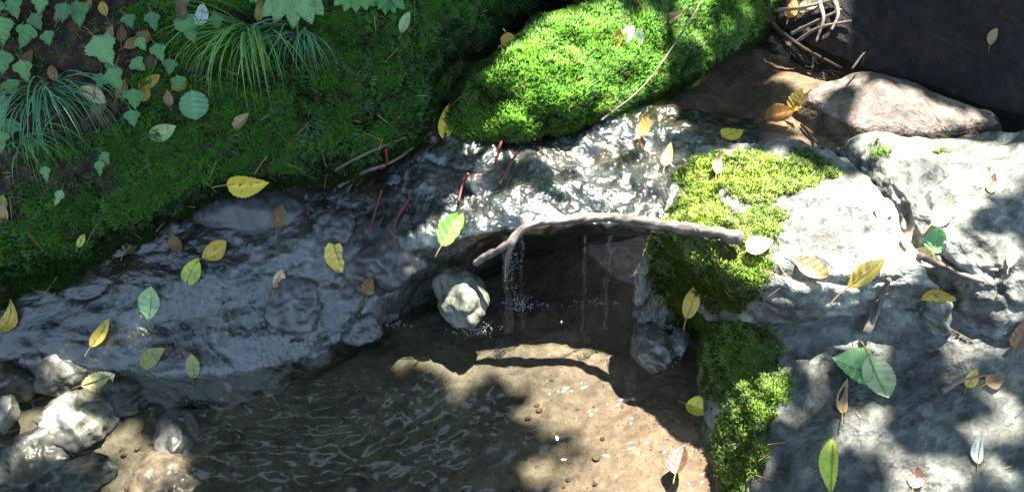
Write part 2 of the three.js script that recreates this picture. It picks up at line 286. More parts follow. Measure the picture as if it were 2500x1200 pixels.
{
  const g = gridGeo(bankF, 240, 170, bankDisp, (p) => { const a = 0.5 + 0.5 * fbm(p.x * 10, p.y * 10, p.z * 10, 4); return [0.085 * (0.5 + a), 0.066 * (0.5 + a), 0.042 * (0.5 + a)]; });
  const o = meshOf('stream_bank', g, M.soil); tag(o, 'steep earth bank above the stream', 'bank', null, 'structure'); hits.push(o);
}
{
  const toe = [[1830, 40, .25], [1960, 110, .25], [2080, 165, .25], [2280, 225, .25], [2480, 290, .25], [2750, 350, .25]].map(([a, b, y]) => at(a, b, y));
  const n = V(0.12, 0, -1).normalize(), prof = [[-0.04, -0.12], [0, 0], [0.02, 0.035], [0.07, 0.075], [0.16, 0.13], [0.3, 0.24], [0.5, 0.4], [0.9, 0.6], [1.6, 0.8]];
  const f = surf(prof.slice().reverse().map(([d, h]) => toe.map(L => L.clone().addScaledVector(n, d).add(V(0, h, 0)))));
  const g = gridGeo(f, 170, 100, (p) => bankDisp(p) * 0.45, (p) => { const a = 0.5 + 0.5 * fbm(p.x * 10, p.y * 10, p.z * 10, 4); return [0.022 * (0.5 + a), 0.016 * (0.5 + a), 0.011 * (0.5 + a)]; });  // dark soil, darkened further so its colour carries the deep shade here
  const o = meshOf('stream_bank', g, M.soil); tag(o, 'dark earth bank behind the upper pool, deep shade put into its soil colour', 'bank', null, 'structure'); hits.push(o);
}

// ------------------------------------------------------------------ mossy hump in front of the bank
const humpToe = [[1085, 350, .225], [1180, 345, .24], [1290, 328, .255], [1420, 285, .262], [1540, 245, .262], [1640, 205, .262], [1760, 140, .262], [1880, 55, .262], [1980, -30, .262]];
const humpMid = [[1085, 315], [1150, 275], [1250, 225], [1370, 160], [1480, 105], [1580, 60], [1700, 0], [1830, -70], [1950, -130]];
const humpTop = [[1088, 280], [1140, 225], [1215, 160], [1310, 95], [1410, 35], [1500, -20], [1640, -90], [1790, -150], [1930, -220]];
const humpP0 = humpToe.map(([a, b, y]) => at(a, b, y)), humpP1 = humpMid.map(([a, b], i) => climb(humpP0[i], a, b, 64)), humpP2 = humpTop.map(([a, b], i) => climb(humpP1[i], a, b, 46));
const humpRows = [humpP2.map(p => p.clone().add(V(-0.08, -0.34, -0.12))), humpP2.map(p => p.clone().add(V(-0.055, -0.15, -0.08))), humpP2.map(p => p.clone().add(V(-0.03, -0.045, -0.045))), humpP2, humpP1, humpP0, humpP0.map(p => p.clone().add(V(-0.01, -0.03, -0.05))), humpP0.map(p => p.clone().add(V(-0.03, -0.12, -0.10)))];
const humpF = surf(humpRows);
const humpDisp = (p) => 0.022 * fbm(p.x * 5, p.y * 5, p.z * 5, 3) + 0.010 * fbm(p.x * 20, p.y * 20, p.z * 20, 2);
const humpT = thing('mossy_mound', 'bright green cushion of moss over a mound at the head of the fall', 'moss mound');
{
  const g = gridGeo(humpF, 150, 120, humpDisp, (p) => { const a = 0.5 + 0.5 * fbm(p.x * 10, p.y * 10, p.z * 10, 3); return [0.05 * (0.5 + a), 0.055 * (0.5 + a), 0.025 * (0.5 + a)]; });
  const o = meshOf('mound', g, M.soil, humpT); hits.push(o); humpT.g = g;
}
scene.updateMatrixWorld(true);

// ------------------------------------------------------------------ loose stones
function stoneGeo(rx, ry, rz, sd, cut = 0.16) {
  const g = new THREE.IcosahedronGeometry(1, 16), p = g.attributes.position, q = V(0, 0, 0), planes = [];
  const s0 = seed; seed = sd * 7919 + 13; for (let k = 0; k < 9; k++) planes.push([V(rr(-1, 1), rr(-1, 1), rr(-1, 1)).normalize(), rx > 0.1 ? rr(0.93, 1.1) : rr(0.55, 0.87)]); seed = s0;
  const col = new Float32Array(p.count * 3), uv = g.attributes.uv;
  for (let i = 0; i < p.count; i++) {
    q.fromBufferAttribute(p, i).normalize();
    let r = 1; for (const [n, d] of planes) { const c = q.dot(n); if (c > 0.01) { const lim = d / c; if (lim < r) r = lerp(r, lim, 0.8); } }
    const mx = Math.max(rx, rz), fx = rx / mx, fy = ry / mx, fz = rz / mx;
    r *= 1 + (rx > 0.1 ? 0.10 : cut) * fbm(q.x * fx * 2 + sd, q.y * fy * 2, q.z * fz * 2, 3) + 0.03 * fbm(q.x * fx * 5 + sd, q.y * fy * 5, q.z * fz * 5, 4);
    q.multiplyScalar(r); p.setXYZ(i, q.x * rx, q.y * ry, q.z * rz); uv.setXY(i, q.x * rx + q.y * ry * 0.5, q.z * rz + q.y * ry * 0.7);
    const a = 0.5 + 0.5 * fbm(q.x * 2 + sd, q.y * 2, q.z * 2, 3); col.set([0.7 + 0.6 * a, 0.7 + 0.6 * a, 0.7 + 0.6 * a], 3 * i);
  }
  g.setAttribute('color', new THREE.BufferAttribute(col, 3)); g.computeVertexNormals(); g.deleteAttribute('normal'); 
  const w = weld(g); return w;
}
function weld(g) {  // joins equal corners so that the stone shades smoothly
  const p = g.attributes.position, map = new Map(), idx = [], pos = [], uv = [], col = [];
  for (let i = 0; i < p.count; i++) { const k = Math.round(p.getX(i) * 1e5) + ',' + Math.round(p.getY(i) * 1e5) + ',' + Math.round(p.getZ(i) * 1e5); if (!map.has(k)) { map.set(k, pos.length / 3); pos.push(p.getX(i), p.getY(i), p.getZ(i)); uv.push(g.attributes.uv.getX(i), g.attributes.uv.getY(i)); col.push(g.attributes.color.getX(i), g.attributes.color.getY(i), g.attributes.color.getZ(i)); } idx.push(map.get(k)); }
  const o = new THREE.BufferGeometry(); o.setAttribute('position', new THREE.Float32BufferAttribute(pos, 3)); o.setAttribute('uv', new THREE.Float32BufferAttribute(uv, 2)); o.setAttribute('color', new THREE.Float32BufferAttribute(col, 3)); o.setIndex(idx); o.computeVertexNormals(); return o;
}
const stoneMats = {};
const stoneMat = (r, g, b, wet) => { const k = [r, g, b, wet].join(); return stoneMats[k] ??= phys({ color: lin(r, g, b), vertexColors: true, map: rockMap, bumpMap: rockBump, bumpScale: 0.003, roughness: wet ? 0.5 : 0.75, clearcoat: wet ? 0.3 : 0, clearcoatRoughness: 0.2 }); };
let stoneN = 0;
// px, py = middle of the visible stone; wpx, hpx = its size in the picture; y = height of its middle
function stone(px, py, wpx, hpx, y, col, wet, label, name = 'stone', group, turn) {
  const c = at(px, py, y), d = c.clone().sub(camera.position).dot(camFwd), rx = wpx / 2 / FPX * d, rz = hpx / 2 / FPX * d / 0.82;
  stoneN++; const o = meshOf(name, stoneGeo(rx, Math.min(rx, rz) * (name === 'stone' && y < 0.04 && px < 700 ? 0.6 : 0.85), rz, stoneN), stoneMat(...col, wet));
  o.position.copy(c); o.rotation.y = turn ?? rr(-0.25, 0.25); o.updateMatrixWorld(true); tag(o, label, 'stone', group); hits.push(o); return o;
}
const G1 = [0.30, 0.31, 0.29], G2 = [0.15, 0.16, 0.16], G3 = [0.12, 0.125, 0.12], G4 = [0.38, 0.38, 0.37], G5 = [0.22, 0.24, 0.19], G6 = [0.09, 0.085, 0.06];
stone(1128, 725, 130, 175, .055, [0.30, 0.33, 0.25], true, 'upright greenish stone standing in the splash under the branch', 'stone', null, 0.35);
stone(1590, 845, 110, 130, .01, [0.20, 0.21, 0.16], true, 'half sunk olive stone against the mossy side of the pool');
stone(1660, 835, 50, 90, .01, G4, true, 'small pale stone wedged below the mossy boulder');
stone(720, 745, 190, 130, .055, G2, true, 'smooth wet stone where the side cascade enters the pool');
stone(935, 640, 230, 180, .115, G3, true, 'broad dark stone in the side cascade beside a green leaf');
stone(600, 520, 330, 130, .145, [0.12, 0.13, 0.14], true, 'flat blue grey slab at the foot of the moss bank');
stone(410, 560, 130, 110, .13, G2, true, 'grey stone at the end of the flat slab under moss');
stone(60, 700, 130, 90, .045, G2, true, 'grey blue stone below the moss at the frame edge');
stone(240, 700, 150, 90, .045, G3, true, 'dark stone with brown leaf bits below the moss');
stone(80, 790, 110, 80, .005, [0.22, 0.23, 0.25], true, 'blue grey cobble beside a yellow green leaf');
stone(180, 770, 150, 90, .005, G5, true, 'mottled olive cobble among the wet stones');
stone(310, 760, 170, 80, .0, G2, true, 'long grey cobble next to the pale green leaf');
stone(65, 840, 60, 60, -.004, G4, true, 'small bright cobble catching the sun');
stone(75, 880, 60, 40, .0, [0.24, 0.23, 0.27], true, 'small lilac grey pebble beside the bright stones');
stone(175, 900, 200, 130, -.022, G4, true, 'pale sunlit stone under the cream leaf');
stone(185, 1030, 200, 150, -.028, [0.42, 0.41, 0.40], true, 'whitish sunlit stone half out of the water');
stone(5, 1010, 90, 100, -.012, G4, true, 'white stone at the frame edge lit by the sun');
stone(30, 930, 150, 110, -.02, G6, true, 'brown black stone between the sunlit stones');
stone(60, 1110, 220, 150, -.03, G3, true, 'dark green stone low in the corner of the stream');
stone(190, 1160, 190, 110, -.04, G3, true, 'dark submerged stone in front of the whitish stone');
stone(435, 1060, 120, 150, -.04, [0.30, 0.29, 0.30], true, 'rounded grey stone just under the water, sun on it');
stone(410, 1180, 210, 150, -.055, [0.38, 0.29, 0.23], true, 'tan sandstone lying under the water');
stone(560, 1120, 120, 200, -.06, [0.20, 0.16, 0.12], true, 'brown sunken stone beside the tan sandstone');
stone(300, 960, 150, 120, -.035, G3, true, 'grey sunken stone behind the whitish stone');
stone(965, 440, 50, 50, .20, [0.20, 0.22, 0.32], true, 'small blue pebble on the dark ledge');
stone(830, 560, 150, 90, .15, G3, true, 'low wet stone in the side cascade near red rootlets');
stone(1180, 450, 150, 80, .205, G3, true, 'dark round stone breaking the water of the main fall');
stone(600, 880, 150, 90, -.02, G3, true, 'dark wet stone at the foot of the side cascade');
stone(770, 865, 120, 80, -.02, G2, true, 'grey stone half under water below the side cascade');
stone(880, 800, 110, 80, .01, G3, true, 'small dark stone at the corner of the ledge and the pool');
stone(360, 840, 110, 80, -.01, G3, true, 'dark stone behind the drifting olive yellow leaf');
stone(130, 720, 90, 60, .045, G2, true, 'light grey stone between the dark stones under the moss');
stone(2190, 800, 120, 60, .15, G2, false, 'flat chip of grey stone under the brown bark');
scene.updateMatrixWorld(true);
// pebbles on the bed: nobody could count them
{
  const g = stoneGeo(1, 0.6, 0.85, 501), n = 150, im = new THREE.InstancedMesh(g, stoneMat(0.34, 0.27, 0.21, false), n), m = new THREE.Matrix4(), c = new THREE.Color();
  const g2 = new THREE.IcosahedronGeometry(1, 1); g2.scale(1, 0.6, 0.85); g2.setAttribute('color', new THREE.Float32BufferAttribute(new Array(g2.attributes.position.count * 3).fill(1), 3)); im.geometry = weld(g2);
  for (let k = 0; k < n; k++) { const p = at(rr(-100, 1750), rr(760, 1260), -0.06), s = rr(0.002, 0.006) * (rnd() < 0.12 ? 2 : 1); p.y = bedH(p.x, p.z) + s * 0.2; m.compose(p, new THREE.Quaternion().setFromEuler(new THREE.Euler(rr(-.4, .4), rr(0, 6), rr(-.4, .4))), V(s, s, s)); im.setMatrixAt(k, m); const b = rr(0.5, 1.6); im.setColorAt(k, c.setRGB(b, b * rr(0.85, 1), b * rr(0.7, 1))); }
  im.name = 'pebbles'; im.castShadow = im.receiveShadow = true; tag(im, 'fine brown pebbles scattered over the pool bed', 'pebbles', null, 'stuff'); scene.add(im);
}

// ------------------------------------------------------------------ moss: short blades in tufts
function tuftGeo(n, len, wid, spread) {
  const pos = [], nor = [];
  for (let k = 0; k < n; k++) {
    const a = rr(0, 6.28), t = rr(0.1, spread), dir = V(Math.cos(a) * t, 1, Math.sin(a) * t).normalize(), side = V(-Math.sin(a), 0, Math.cos(a)).multiplyScalar(wid * rr(0.7, 1.2)), L = len * rr(0.55, 1.1), base = V(rr(-1, 1), 0, rr(-1, 1)).multiplyScalar(len * 0.25);
    const mid = base.clone().addScaledVector(dir, L * 0.55), tip = mid.clone().addScaledVector(dir.clone().add(V(Math.cos(a), -0.3, Math.sin(a)).multiplyScalar(0.5)).normalize(), L * 0.5), nn = V(Math.cos(a), 0.9, Math.sin(a)).normalize();
    for (const q of [base.clone().sub(side), base.clone().add(side), mid.clone().add(side), base.clone().sub(side), mid.clone().add(side), mid.clone().sub(side), mid.clone().sub(side), mid.clone().add(side), tip]) { pos.push(q.x, q.y, q.z); nor.push(nn.x, nn.y, nn.z); }
  }
  const g = new THREE.BufferGeometry(); g.setAttribute('position', new THREE.Float32BufferAttribute(pos, 3)); g.setAttribute('normal', new THREE.Float32BufferAttribute(nor, 3)); return g;
}
const tuft = tuftGeo(9, 0.013, 0.0011, 0.9);
function mossOn(geo, count, keep, parent, label, hang = 0.5, size = 1, tint = [1, 1, 1]) {
  const p = geo.attributes.position, nn = geo.attributes.normal, idx = geo.index.array, T = idx.length / 3, cum = new Float64Array(T); let tot = 0;
  const A = V(0, 0, 0), B = V(0, 0, 0), C = V(0, 0, 0), N = V(0, 0, 0), e = V(0, 0, 0);
  for (let t = 0; t < T; t++) { A.fromBufferAttribute(p, idx[3 * t]); B.fromBufferAttribute(p, idx[3 * t + 1]); C.fromBufferAttribute(p, idx[3 * t + 2]); tot += B.clone().sub(A).cross(C.clone().sub(A)).length() / 2; cum[t] = tot; }
  const mats = [], cols = [], q = new THREE.Quaternion(), q2 = new THREE.Quaternion(), up = V(0, 1, 0);
  for (let k = 0; k < count; k++) {
    const r = rnd() * tot; let lo = 0, hi = T - 1; while (lo < hi) { const m = (lo + hi) >> 1; if (cum[m] < r) lo = m + 1; else hi = m; }
    let a = rnd(), b = rnd(); if (a + b > 1) { a = 1 - a; b = 1 - b; }
    A.fromBufferAttribute(p, idx[3 * lo]); B.fromBufferAttribute(p, idx[3 * lo + 1]); C.fromBufferAttribute(p, idx[3 * lo + 2]);
    const P = A.clone().addScaledVector(B.clone().sub(A), a).addScaledVector(C.clone().sub(A), b); N.fromBufferAttribute(nn, idx[3 * lo]);
    const uvu = geo.userData.nu ? (idx[3 * lo] % (geo.userData.nu + 1)) / geo.userData.nu : 0, uvv = geo.userData.nu ? Math.floor(idx[3 * lo] / (geo.userData.nu + 1)) / geo.userData.nv : 0;
    if (!keep(P, N, uvu, uvv)) continue;
    e.copy(N).add(V(rr(-.35, .35), -hang * (1 - Math.max(0, N.y) * 0.6) + rr(-.2, .2), rr(-.35, .35))).normalize();
    q.setFromUnitVectors(up, e).multiply(q2.setFromAxisAngle(up, rr(0, 6.28)));
    const patch = 0.5 + 0.5 * fbm(P.x * 11, P.y * 11, P.z * 11, 3), s = size * rr(0.55, 1.25) * lerp(0.6, 1.3, 0.5 + 0.6 * fbm(P.x * 17 + 9, P.y * 17, P.z * 17, 2)), br = 0.7 + 0.5 * rnd();
    mats.push(new THREE.Matrix4().compose(P, q, V(s, s, s)));
    const brown = rnd() < 0.05 + 0.25 * sstep(0.25, 0.6, fbm(P.x * 13 + 4, P.y * 13, P.z * 13 + 7, 3)) ? 1 : 0;
    cols.push(brown ? [0.11 * br, 0.09 * br, 0.03 * br] : [lerp(0.05, 0.12, patch) * br * tint[0], lerp(0.135, 0.24, patch) * br * tint[1], lerp(0.012, 0.02, patch) * br * tint[2]]);
  }
  const im = new THREE.InstancedMesh(tuft, M.moss, mats.length), c = new THREE.Color();
  mats.forEach((m, k) => { im.setMatrixAt(k, m); im.setColorAt(k, c.setRGB(...cols[k])); });
  im.castShadow = im.receiveShadow = true;
  if (parent) { im.name = 'moss'; im.userData = { kind: 'stuff' }; parent.add(im); } else { im.name = numbered('moss'); tag(im, label, 'moss', null, 'stuff'); scene.add(im); }
  return im;
}
const bankObj = hits.find(o => o.name === 'stream_bank'); bankObj.geometry.userData = { nu: 240, nv: 170 };
const inView = (P, m = 0.12) => { const v = P.clone().sub(camera.position), d = v.dot(camFwd); return Math.abs(v.dot(camRight)) / d < 0.51 * (1 + m) && Math.abs(v.dot(camUp)) / d < 0.245 * (1 + 2 * m); };
mossOn(bankObj.geometry, 200000, (P, N, u, v) => inView(P) && rnd() < bankMoss(u, v, P) * 0.97 + 0.03 && v < 0.93, null, 'dark green moss growing down the bank to its overhanging lip', 0.8, 1.0, [0.85, 1.25, 1.2]);
mossOn(humpT.g, 95000, (P) => inView(P), humpT, '', 0.7, 1.0, [1.15, 1.4, 1.3]);
mossOn(rockA.g, 85000, (P) => inView(P) && rnd() < (rockA.mossAt(P) * 0.97) ** (P.x > 0.36 ? 1.8 : 0.8), rockA.t, '', 0.6, 0.62, [1.9, 1.4, 1.6]);
mossOn(rockC.g, 95000, (P) => inView(P) && rnd() < (rockC.mossAt(P) * 0.97) ** 0.8, rockC.t, '', 0.8, 0.72, [1.6, 1.3, 1.4]);
mossOn(rockB.g, 20000, (P) => inView(P) && rnd() < rockB.mossAt(P) * 0.35, rockB.t, '', 0.5, 0.7);

// needles and bits of dead stalk caught in the moss
{
  const g = new THREE.CylinderGeometry(0.0007, 0.0005, 1, 4), mats = [], list = [bankObj, hits.find(o => o.name === 'mound'), rockA.o, rockC.o];
  for (let k = 0; k < 420; k++) { const w = k % 7, o = list[w < 3 ? 0 : w < 4 ? 1 : w < 6 ? 2 : 3], p = o.geometry.attributes.position, i = Math.floor(rnd() * p.count), P = V(0, 0, 0).fromBufferAttribute(p, i); if (!inView(P)) continue; const n = V(0, 0, 0).fromBufferAttribute(o.geometry.attributes.normal, i), t = V(rr(-1, 1), rr(-1, 1), rr(-1, 1)).cross(n).normalize(), L = rr(0.012, 0.045); mats.push(new THREE.Matrix4().compose(P.addScaledVector(n, w < 4 ? 0.010 : 0.002), new THREE.Quaternion().setFromUnitVectors(V(0, 1, 0), t), V(1, L, 1))); }
  const im = new THREE.InstancedMesh(g, M.litter, mats.length), c = new THREE.Color(); mats.forEach((m, k) => { im.setMatrixAt(k, m); const b = rr(0.5, 1.6); im.setColorAt(k, c.setRGB(b, b * rr(.8, 1), b * rr(.6, 1))); });
  im.name = 'litter'; im.castShadow = im.receiveShadow = true; tag(im, 'fine dry needles and stalk bits caught in moss', 'litter', null, 'stuff'); scene.add(im);
}

// ------------------------------------------------------------------ water
const fall0 = at(1330, 745, 0), side0 = at(760, 800, 0);
function ripple(x, z) {
  let h = 0;
  const wv = (c, amp, lam, fade) => { const d = Math.hypot(x - c.x, z - c.z), w = 0.02 * fbm(x * 9, 3, z * 9, 2); h += amp * Math.sin((d + w) * 2 * Math.PI / lam) * Math.exp(-d / fade); };
  wv(fall0, 0.0014, 0.036, 0.7); wv(fall0, 0.0008, 0.021, 0.5); wv(side0, 0.0011, 0.03, 0.4);
  h += 0.0042 * noise(x * 17, 0.3, z * 26) + 0.001 * noise(x * 60, 1.3, z * 80) + 0.004 * noise(x * 6, 2, z * 6);
  const dn = Math.hypot(x - fall0.x, (z - fall0.z) * 1.6); h += 0.006 * Math.exp(-dn / 0.08) * noise(x * 70, 8, z * 70);
  return h;
}
function waterSheet(name, x0, x1, z0, z1, y, step, f, label) {
  const nu = Math.round((x1 - x0) / step), nv = Math.round((z1 - z0) / step);
  const g = gridGeo((u, v) => { const x = lerp(x0, x1, u), z = lerp(z0, z1, v); return V(x, y + f(x, z), z); }, nu, nv);
  const o = meshOf(name, g, M.water); tag(o, label, 'water', null, 'structure'); return o;
}
const poolWater = waterSheet('pool_water', -1.5, 1.05, -1.62, -0.55, POOL, 0.0055, ripple, 'clear rippled water of the lower pool');
{
  const rows = [
    [[1380, 60], [1700, 10], [2000, 0], [2300, 80], [2700, 200]], [[1400, 180], [1700, 130], [2000, 110], [2300, 180], [2700, 260]],
    [[1440, 262], [1700, 240], [2000, 240], [2300, 270], [2700, 320]], [[1475, 288], [1720, 300], [1960, 330], [2250, 340], [2700, 370]],
  ].map(r => r.map(([a, b]) => at(a, b, UPPER)));
  const g = gridGeo(surf(rows), 220, 130, (p) => 0.0003 * noise(p.x * 30, 4, p.z * 40) + 0.0008 * noise(p.x * 9, 7, p.z * 9));
  const o = meshOf('upper_pool_water', g, M.water); tag(o, 'still brown water of the upper pool', 'water', null, 'structure');
}
// the sheet of water that slides over the ledge and falls from its lip
{
  const lift = (p, u, v) => { const s = u * 60, t = v * 9; return 0.009 + 0.004 * fbm(s, t, 1, 2) + 0.0028 * fbm(s * 3.2, t * 1.6, 5, 2); };
  const f = (u, v) => ledgeF(lerp(0.28, 0.93, u), lerp(0.14, 0.52, v));
  const g = gridGeo(f, 620, 170, (p, n, u, v) => ledgeDisp(p) * 0.75 + lift(p, u, v) * lerp(0.55, 1, sstep(0.3, 0.6, u)) * (0.35 + 0.65 * sstep(-0.35, 0.25, fbm(p.x * 7, p.y * 7, p.z * 7, 2))) - 0.012 * (1 - sstep(0.0, 0.06, u)) - 0.02 * sstep(0.94, 1, v));
  const o = meshOf('cascade_water', g, M.film); tag(o, 'thin broken sheet of water sliding over the dark ledge', 'water', null, 'structure');
  // the side cascade runs on down to the pool
  const f2 = (u, v) => ledgeF(lerp(0.18, 0.56, u), lerp(0.45, 0.86, v));
  const g2 = gridGeo(f2, 400, 110, (p, n, u, v) => ledgeDisp(p) * 0.75 + lift(p, u, v) * 0.65 - 0.012 * (1 - sstep(0, 0.08, u)) - 0.015 * sstep(0.9, 1, u));
  const o2 = meshOf('cascade_water', g2, M.film); tag(o2, 'water of the side cascade running into the pool', 'water', null, 'structure');
}
// strands of falling water below the lip
for (const [px, w, y0, label] of [[1240, 34, .19, 'rope of falling water beside the upright stone'], [1275, 16, .185, 'thin strand of falling water next to the rope of water'], [1430, 14, .185, 'thin strand of water dropping from the middle of the branch'], [1490, 22, .185, 'broken strand of water dropping past the dark hollow'], [1575, 30, .19, 'strand of water falling beside the mossy boulder'], [1140, 30, .15, 'splash of water spilling over the upright stone']]) {
  const top = at(px, 560, y0), d = top.clone().sub(camera.position).dot(camFwd), W = w / FPX * d, rows = [];
  for (let k = 0; k <= 6; k++) { const t = k / 6, y = lerp(y0, -0.004, t), z = top.z + 0.012 + 0.035 * Math.sqrt(t), sh = 0.008 * noise(px, t * 5, 3); rows.push([-1, -0.3, 0.3, 1].map(s => V(top.x + s * W / 2 * (0.7 + 0.5 * noise(px * 0.7, t * 4, s)) + sh, y, z + 0.006 * (1 - s * s)))); }
  const g = gridGeo(surf(rows), 24, 90, (p) => 0.004 * fbm(p.x * 120, p.y * 40, p.z * 60, 2));
  const o = meshOf('water_strand', g, M.film); tag(o, label, 'water'); 
}

// drops and bubbles at the foot of the falls
{
  const bead = new THREE.SphereGeometry(1, 6, 5), mats = [], q = new THREE.Quaternion();
  for (const [px, py, sx, sy, n, y] of [[1250, 640, 22, 50, 160, .09], [1260, 740, 35, 25, 260, .012], [1150, 800, 60, 22, 220, .006], [1320, 745, 60, 10, 60, .004], [1490, 740, 90, 14, 90, .004], [970, 790, 40, 8, 40, .003], [1650, 840, 18, 45, 120, .02], [740, 800, 90, 30, 200, .006], [640, 780, 60, 30, 120, .02]]) for (let k = 0; k < n; k++) { const g = () => rnd() + rnd() + rnd() - 1.5, p = at(px + g() * sx, py + g() * sy, y + rr(0, 0.012)), s = rr(0.0004, 0.0014); mats.push(new THREE.Matrix4().compose(p, q.identity(), V(s, s, s))); }
  const im = new THREE.InstancedMesh(bead, M.foam, mats.length); mats.forEach((m, k) => im.setMatrixAt(k, m)); im.name = 'foam'; im.castShadow = im.receiveShadow = true; tag(im, 'small clear drops and bubbles where the falls strike the pool', 'foam', null, 'stuff'); scene.add(im);
}

// ------------------------------------------------------------------ leaves, twigs, plants lying and growing on it all
function leafGeo(L, W, o = {}) {  // along +x, up +y; base at origin
  const nx = 22, ny = 8, pos = [], idx = [], col = [], uv = [], c1 = o.c1, c2 = o.c2 || c1, sd = o.sd || 0;
  const wf = o.wf || ((t) => Math.pow(Math.sin(Math.PI * Math.pow(t, 0.78)), 0.75));
  for (let i = 0; i <= nx; i++) for (let j = 0; j <= ny; j++) {
    const t = i / nx, s = j / ny * 2 - 1, edge = Math.abs(s), tooth = edge > 0.95 ? 1 + 0.10 * (o.tooth ?? 1) * ((i % 2) - 0.5) : 1;
    const w = W / 2 * Math.max(0.004, wf(t)) * tooth, x = L * t + (edge * edge) * 0.10 * W * (0.5 - t) , z = s * w + 0.06 * L * (o.bend || 0) * Math.sin(Math.PI * t);
    let y = (o.fold ?? 0.25) * edge * w + (o.curl ?? 0.12) * L * (t - 0.4) * (t - 0.4) * 2 + 0.03 * L * noise(t * 3 + sd, s * 1.6, sd) + 0.02 * W * Math.sin(t * 34 - edge * 5);
    pos.push(x, y, z); uv.push(t, s);
    const vein = Math.abs(s) < 0.12 ? 1.25 : (((t * 11 - edge * 1.6) % 1 + 1) % 1) < 0.16 ? 1.15 : 1, sp = sstep(0.25, 0.6, 0.5 * fbm(t * 3 + sd * 1.7, s * 2, sd, 3) + (o.mix ?? 0.1) + 0.25 * (t - 0.5));
    const brown = noise(t * 9 + sd, s * 7, sd * 2.3) > 0.42 ? 0.6 : 1;
    col.push(lerp(c1[0], c2[0], sp) * vein * brown, lerp(c1[1], c2[1], sp) * vein * brown, lerp(c1[2], c2[2], sp) * vein * brown);
  }
  const r = ny + 1; for (let i = 0; i < nx; i++) for (let j = 0; j < ny; j++) { const a = i * r + j; idx.push(a, a + 1, a + r, a + r, a + 1, a + r + 1); }
  const g = new THREE.BufferGeometry(); g.setAttribute('position', new THREE.Float32BufferAttribute(pos, 3)); g.setAttribute('uv', new THREE.Float32BufferAttribute(uv, 2)); g.setAttribute('color', new THREE.Float32BufferAttribute(col, 3)); g.setIndex(idx); g.computeVertexNormals(); return g;
}
function basisAt(h, ang, tilt) {
  const n = h.n.clone().lerp(camFwd.clone().negate(), tilt).normalize(), a = ang * Math.PI / 180, d = camRight.clone().multiplyScalar(Math.cos(a)).addScaledVector(camUp, Math.sin(a));
  let k = -(d.dot(n)) / camFwd.dot(n); k = Math.max(-1.6, Math.min(1.6, k)); const T = d.addScaledVector(camFwd, k), len = Math.min(1.7, T.length()); T.normalize(); T.addScaledVector(n, -T.dot(n)).normalize();
  const B = new THREE.Vector3().crossVectors(T, n).normalize(); return { n, T, B, len, bw: Math.max(0.55, Math.hypot(B.dot(camRight), B.dot(camUp))) };
}
let leafSeed = 0;
const solid = () => hits;
// px, py = middle; lpx, wpx = size in the picture; ang = way the tip points in the picture
function fallenLeaf(px, py, lpx, wpx, ang, c1, c2, label, o = {}) {
  const h = hit(px, py, o.float ? [...hits, poolWater] : hits); if (!h) { console.log('no surface for leaf', px, py); return; }
  leafSeed += 1.37; const b = basisAt(h, ang, o.tilt ?? 0.25), s = h.d / FPX, L = lpx * s * b.len, W = Math.min(L * 0.95, wpx * s / b.bw);
  const t = thing('fallen_leaf', label, 'leaf', o.group); const kind = Math.floor(rnd() * 4); o = { curl: rr(-0.05, 0.55), fold: rr(0.05, 0.7), bend: rr(-1.2, 1.2), tooth: rr(0.3, 1.6), wf: [undefined, (u) => Math.pow(Math.sin(Math.PI * u), 0.7), (u) => Math.pow(Math.sin(Math.PI * Math.pow(u, 0.62)), 0.8), (u) => Math.pow(Math.sin(Math.PI * Math.pow(u, 0.9)), 0.55) * (1 - 0.25 * Math.max(0, noise(u * 7 + leafSeed, 3, 1)))][kind], ...o };
  const base = h.p.clone().addScaledVector(b.T, -L / 2).addScaledVector(b.n, o.up ?? 0.004);
  t.matrixAutoUpdate = true; const m = new THREE.Matrix4().makeBasis(b.T, b.n, b.B); t.quaternion.setFromRotationMatrix(m); t.position.copy(base);
  const g = leafGeo(L, W, { c1, c2, sd: leafSeed, ...o });
  meshOf('blade', g, o.wet ? M.wetLeaf : M.leaf, t);
  const sl = (o.stem ?? 0.3) * L, k = o.curl ?? 0.12;
  const pts = [V(-sl, 0.02 * L + 0.003, 0.1 * sl), V(-sl * 0.5, 0.01 * L + k * L * 0.3, 0.02 * sl), V(0, k * L * 0.32, 0), V(L * 0.4, 0.0016, 0), V(L * 0.85, k * L * 0.4 + 0.0012, 0)];
  meshOf('stem', tubeGeo(pts, (u) => 0.0012 * (1 - 0.6 * u) * Math.max(0.7, L / 0.07), 14, 5), M.stem, t);
  return t;
}
const Y1 = [0.66, 0.54, 0.05], Y2 = [0.50, 0.36, 0.05], LIME = [0.42, 0.50, 0.05], PG = [0.30, 0.45, 0.20], GRN = [0.10, 0.26, 0.03], TAN = [0.36, 0.25, 0.12], BRN = [0.16, 0.09, 0.04], ORG = [0.46, 0.20, 0.04], CRM = [0.66, 0.60, 0.34], OLV = [0.26, 0.25, 0.06], PNK = [0.42, 0.24, 0.17], WHT = [0.62, 0.66, 0.55], DRED = [0.20, 0.06, 0.04];
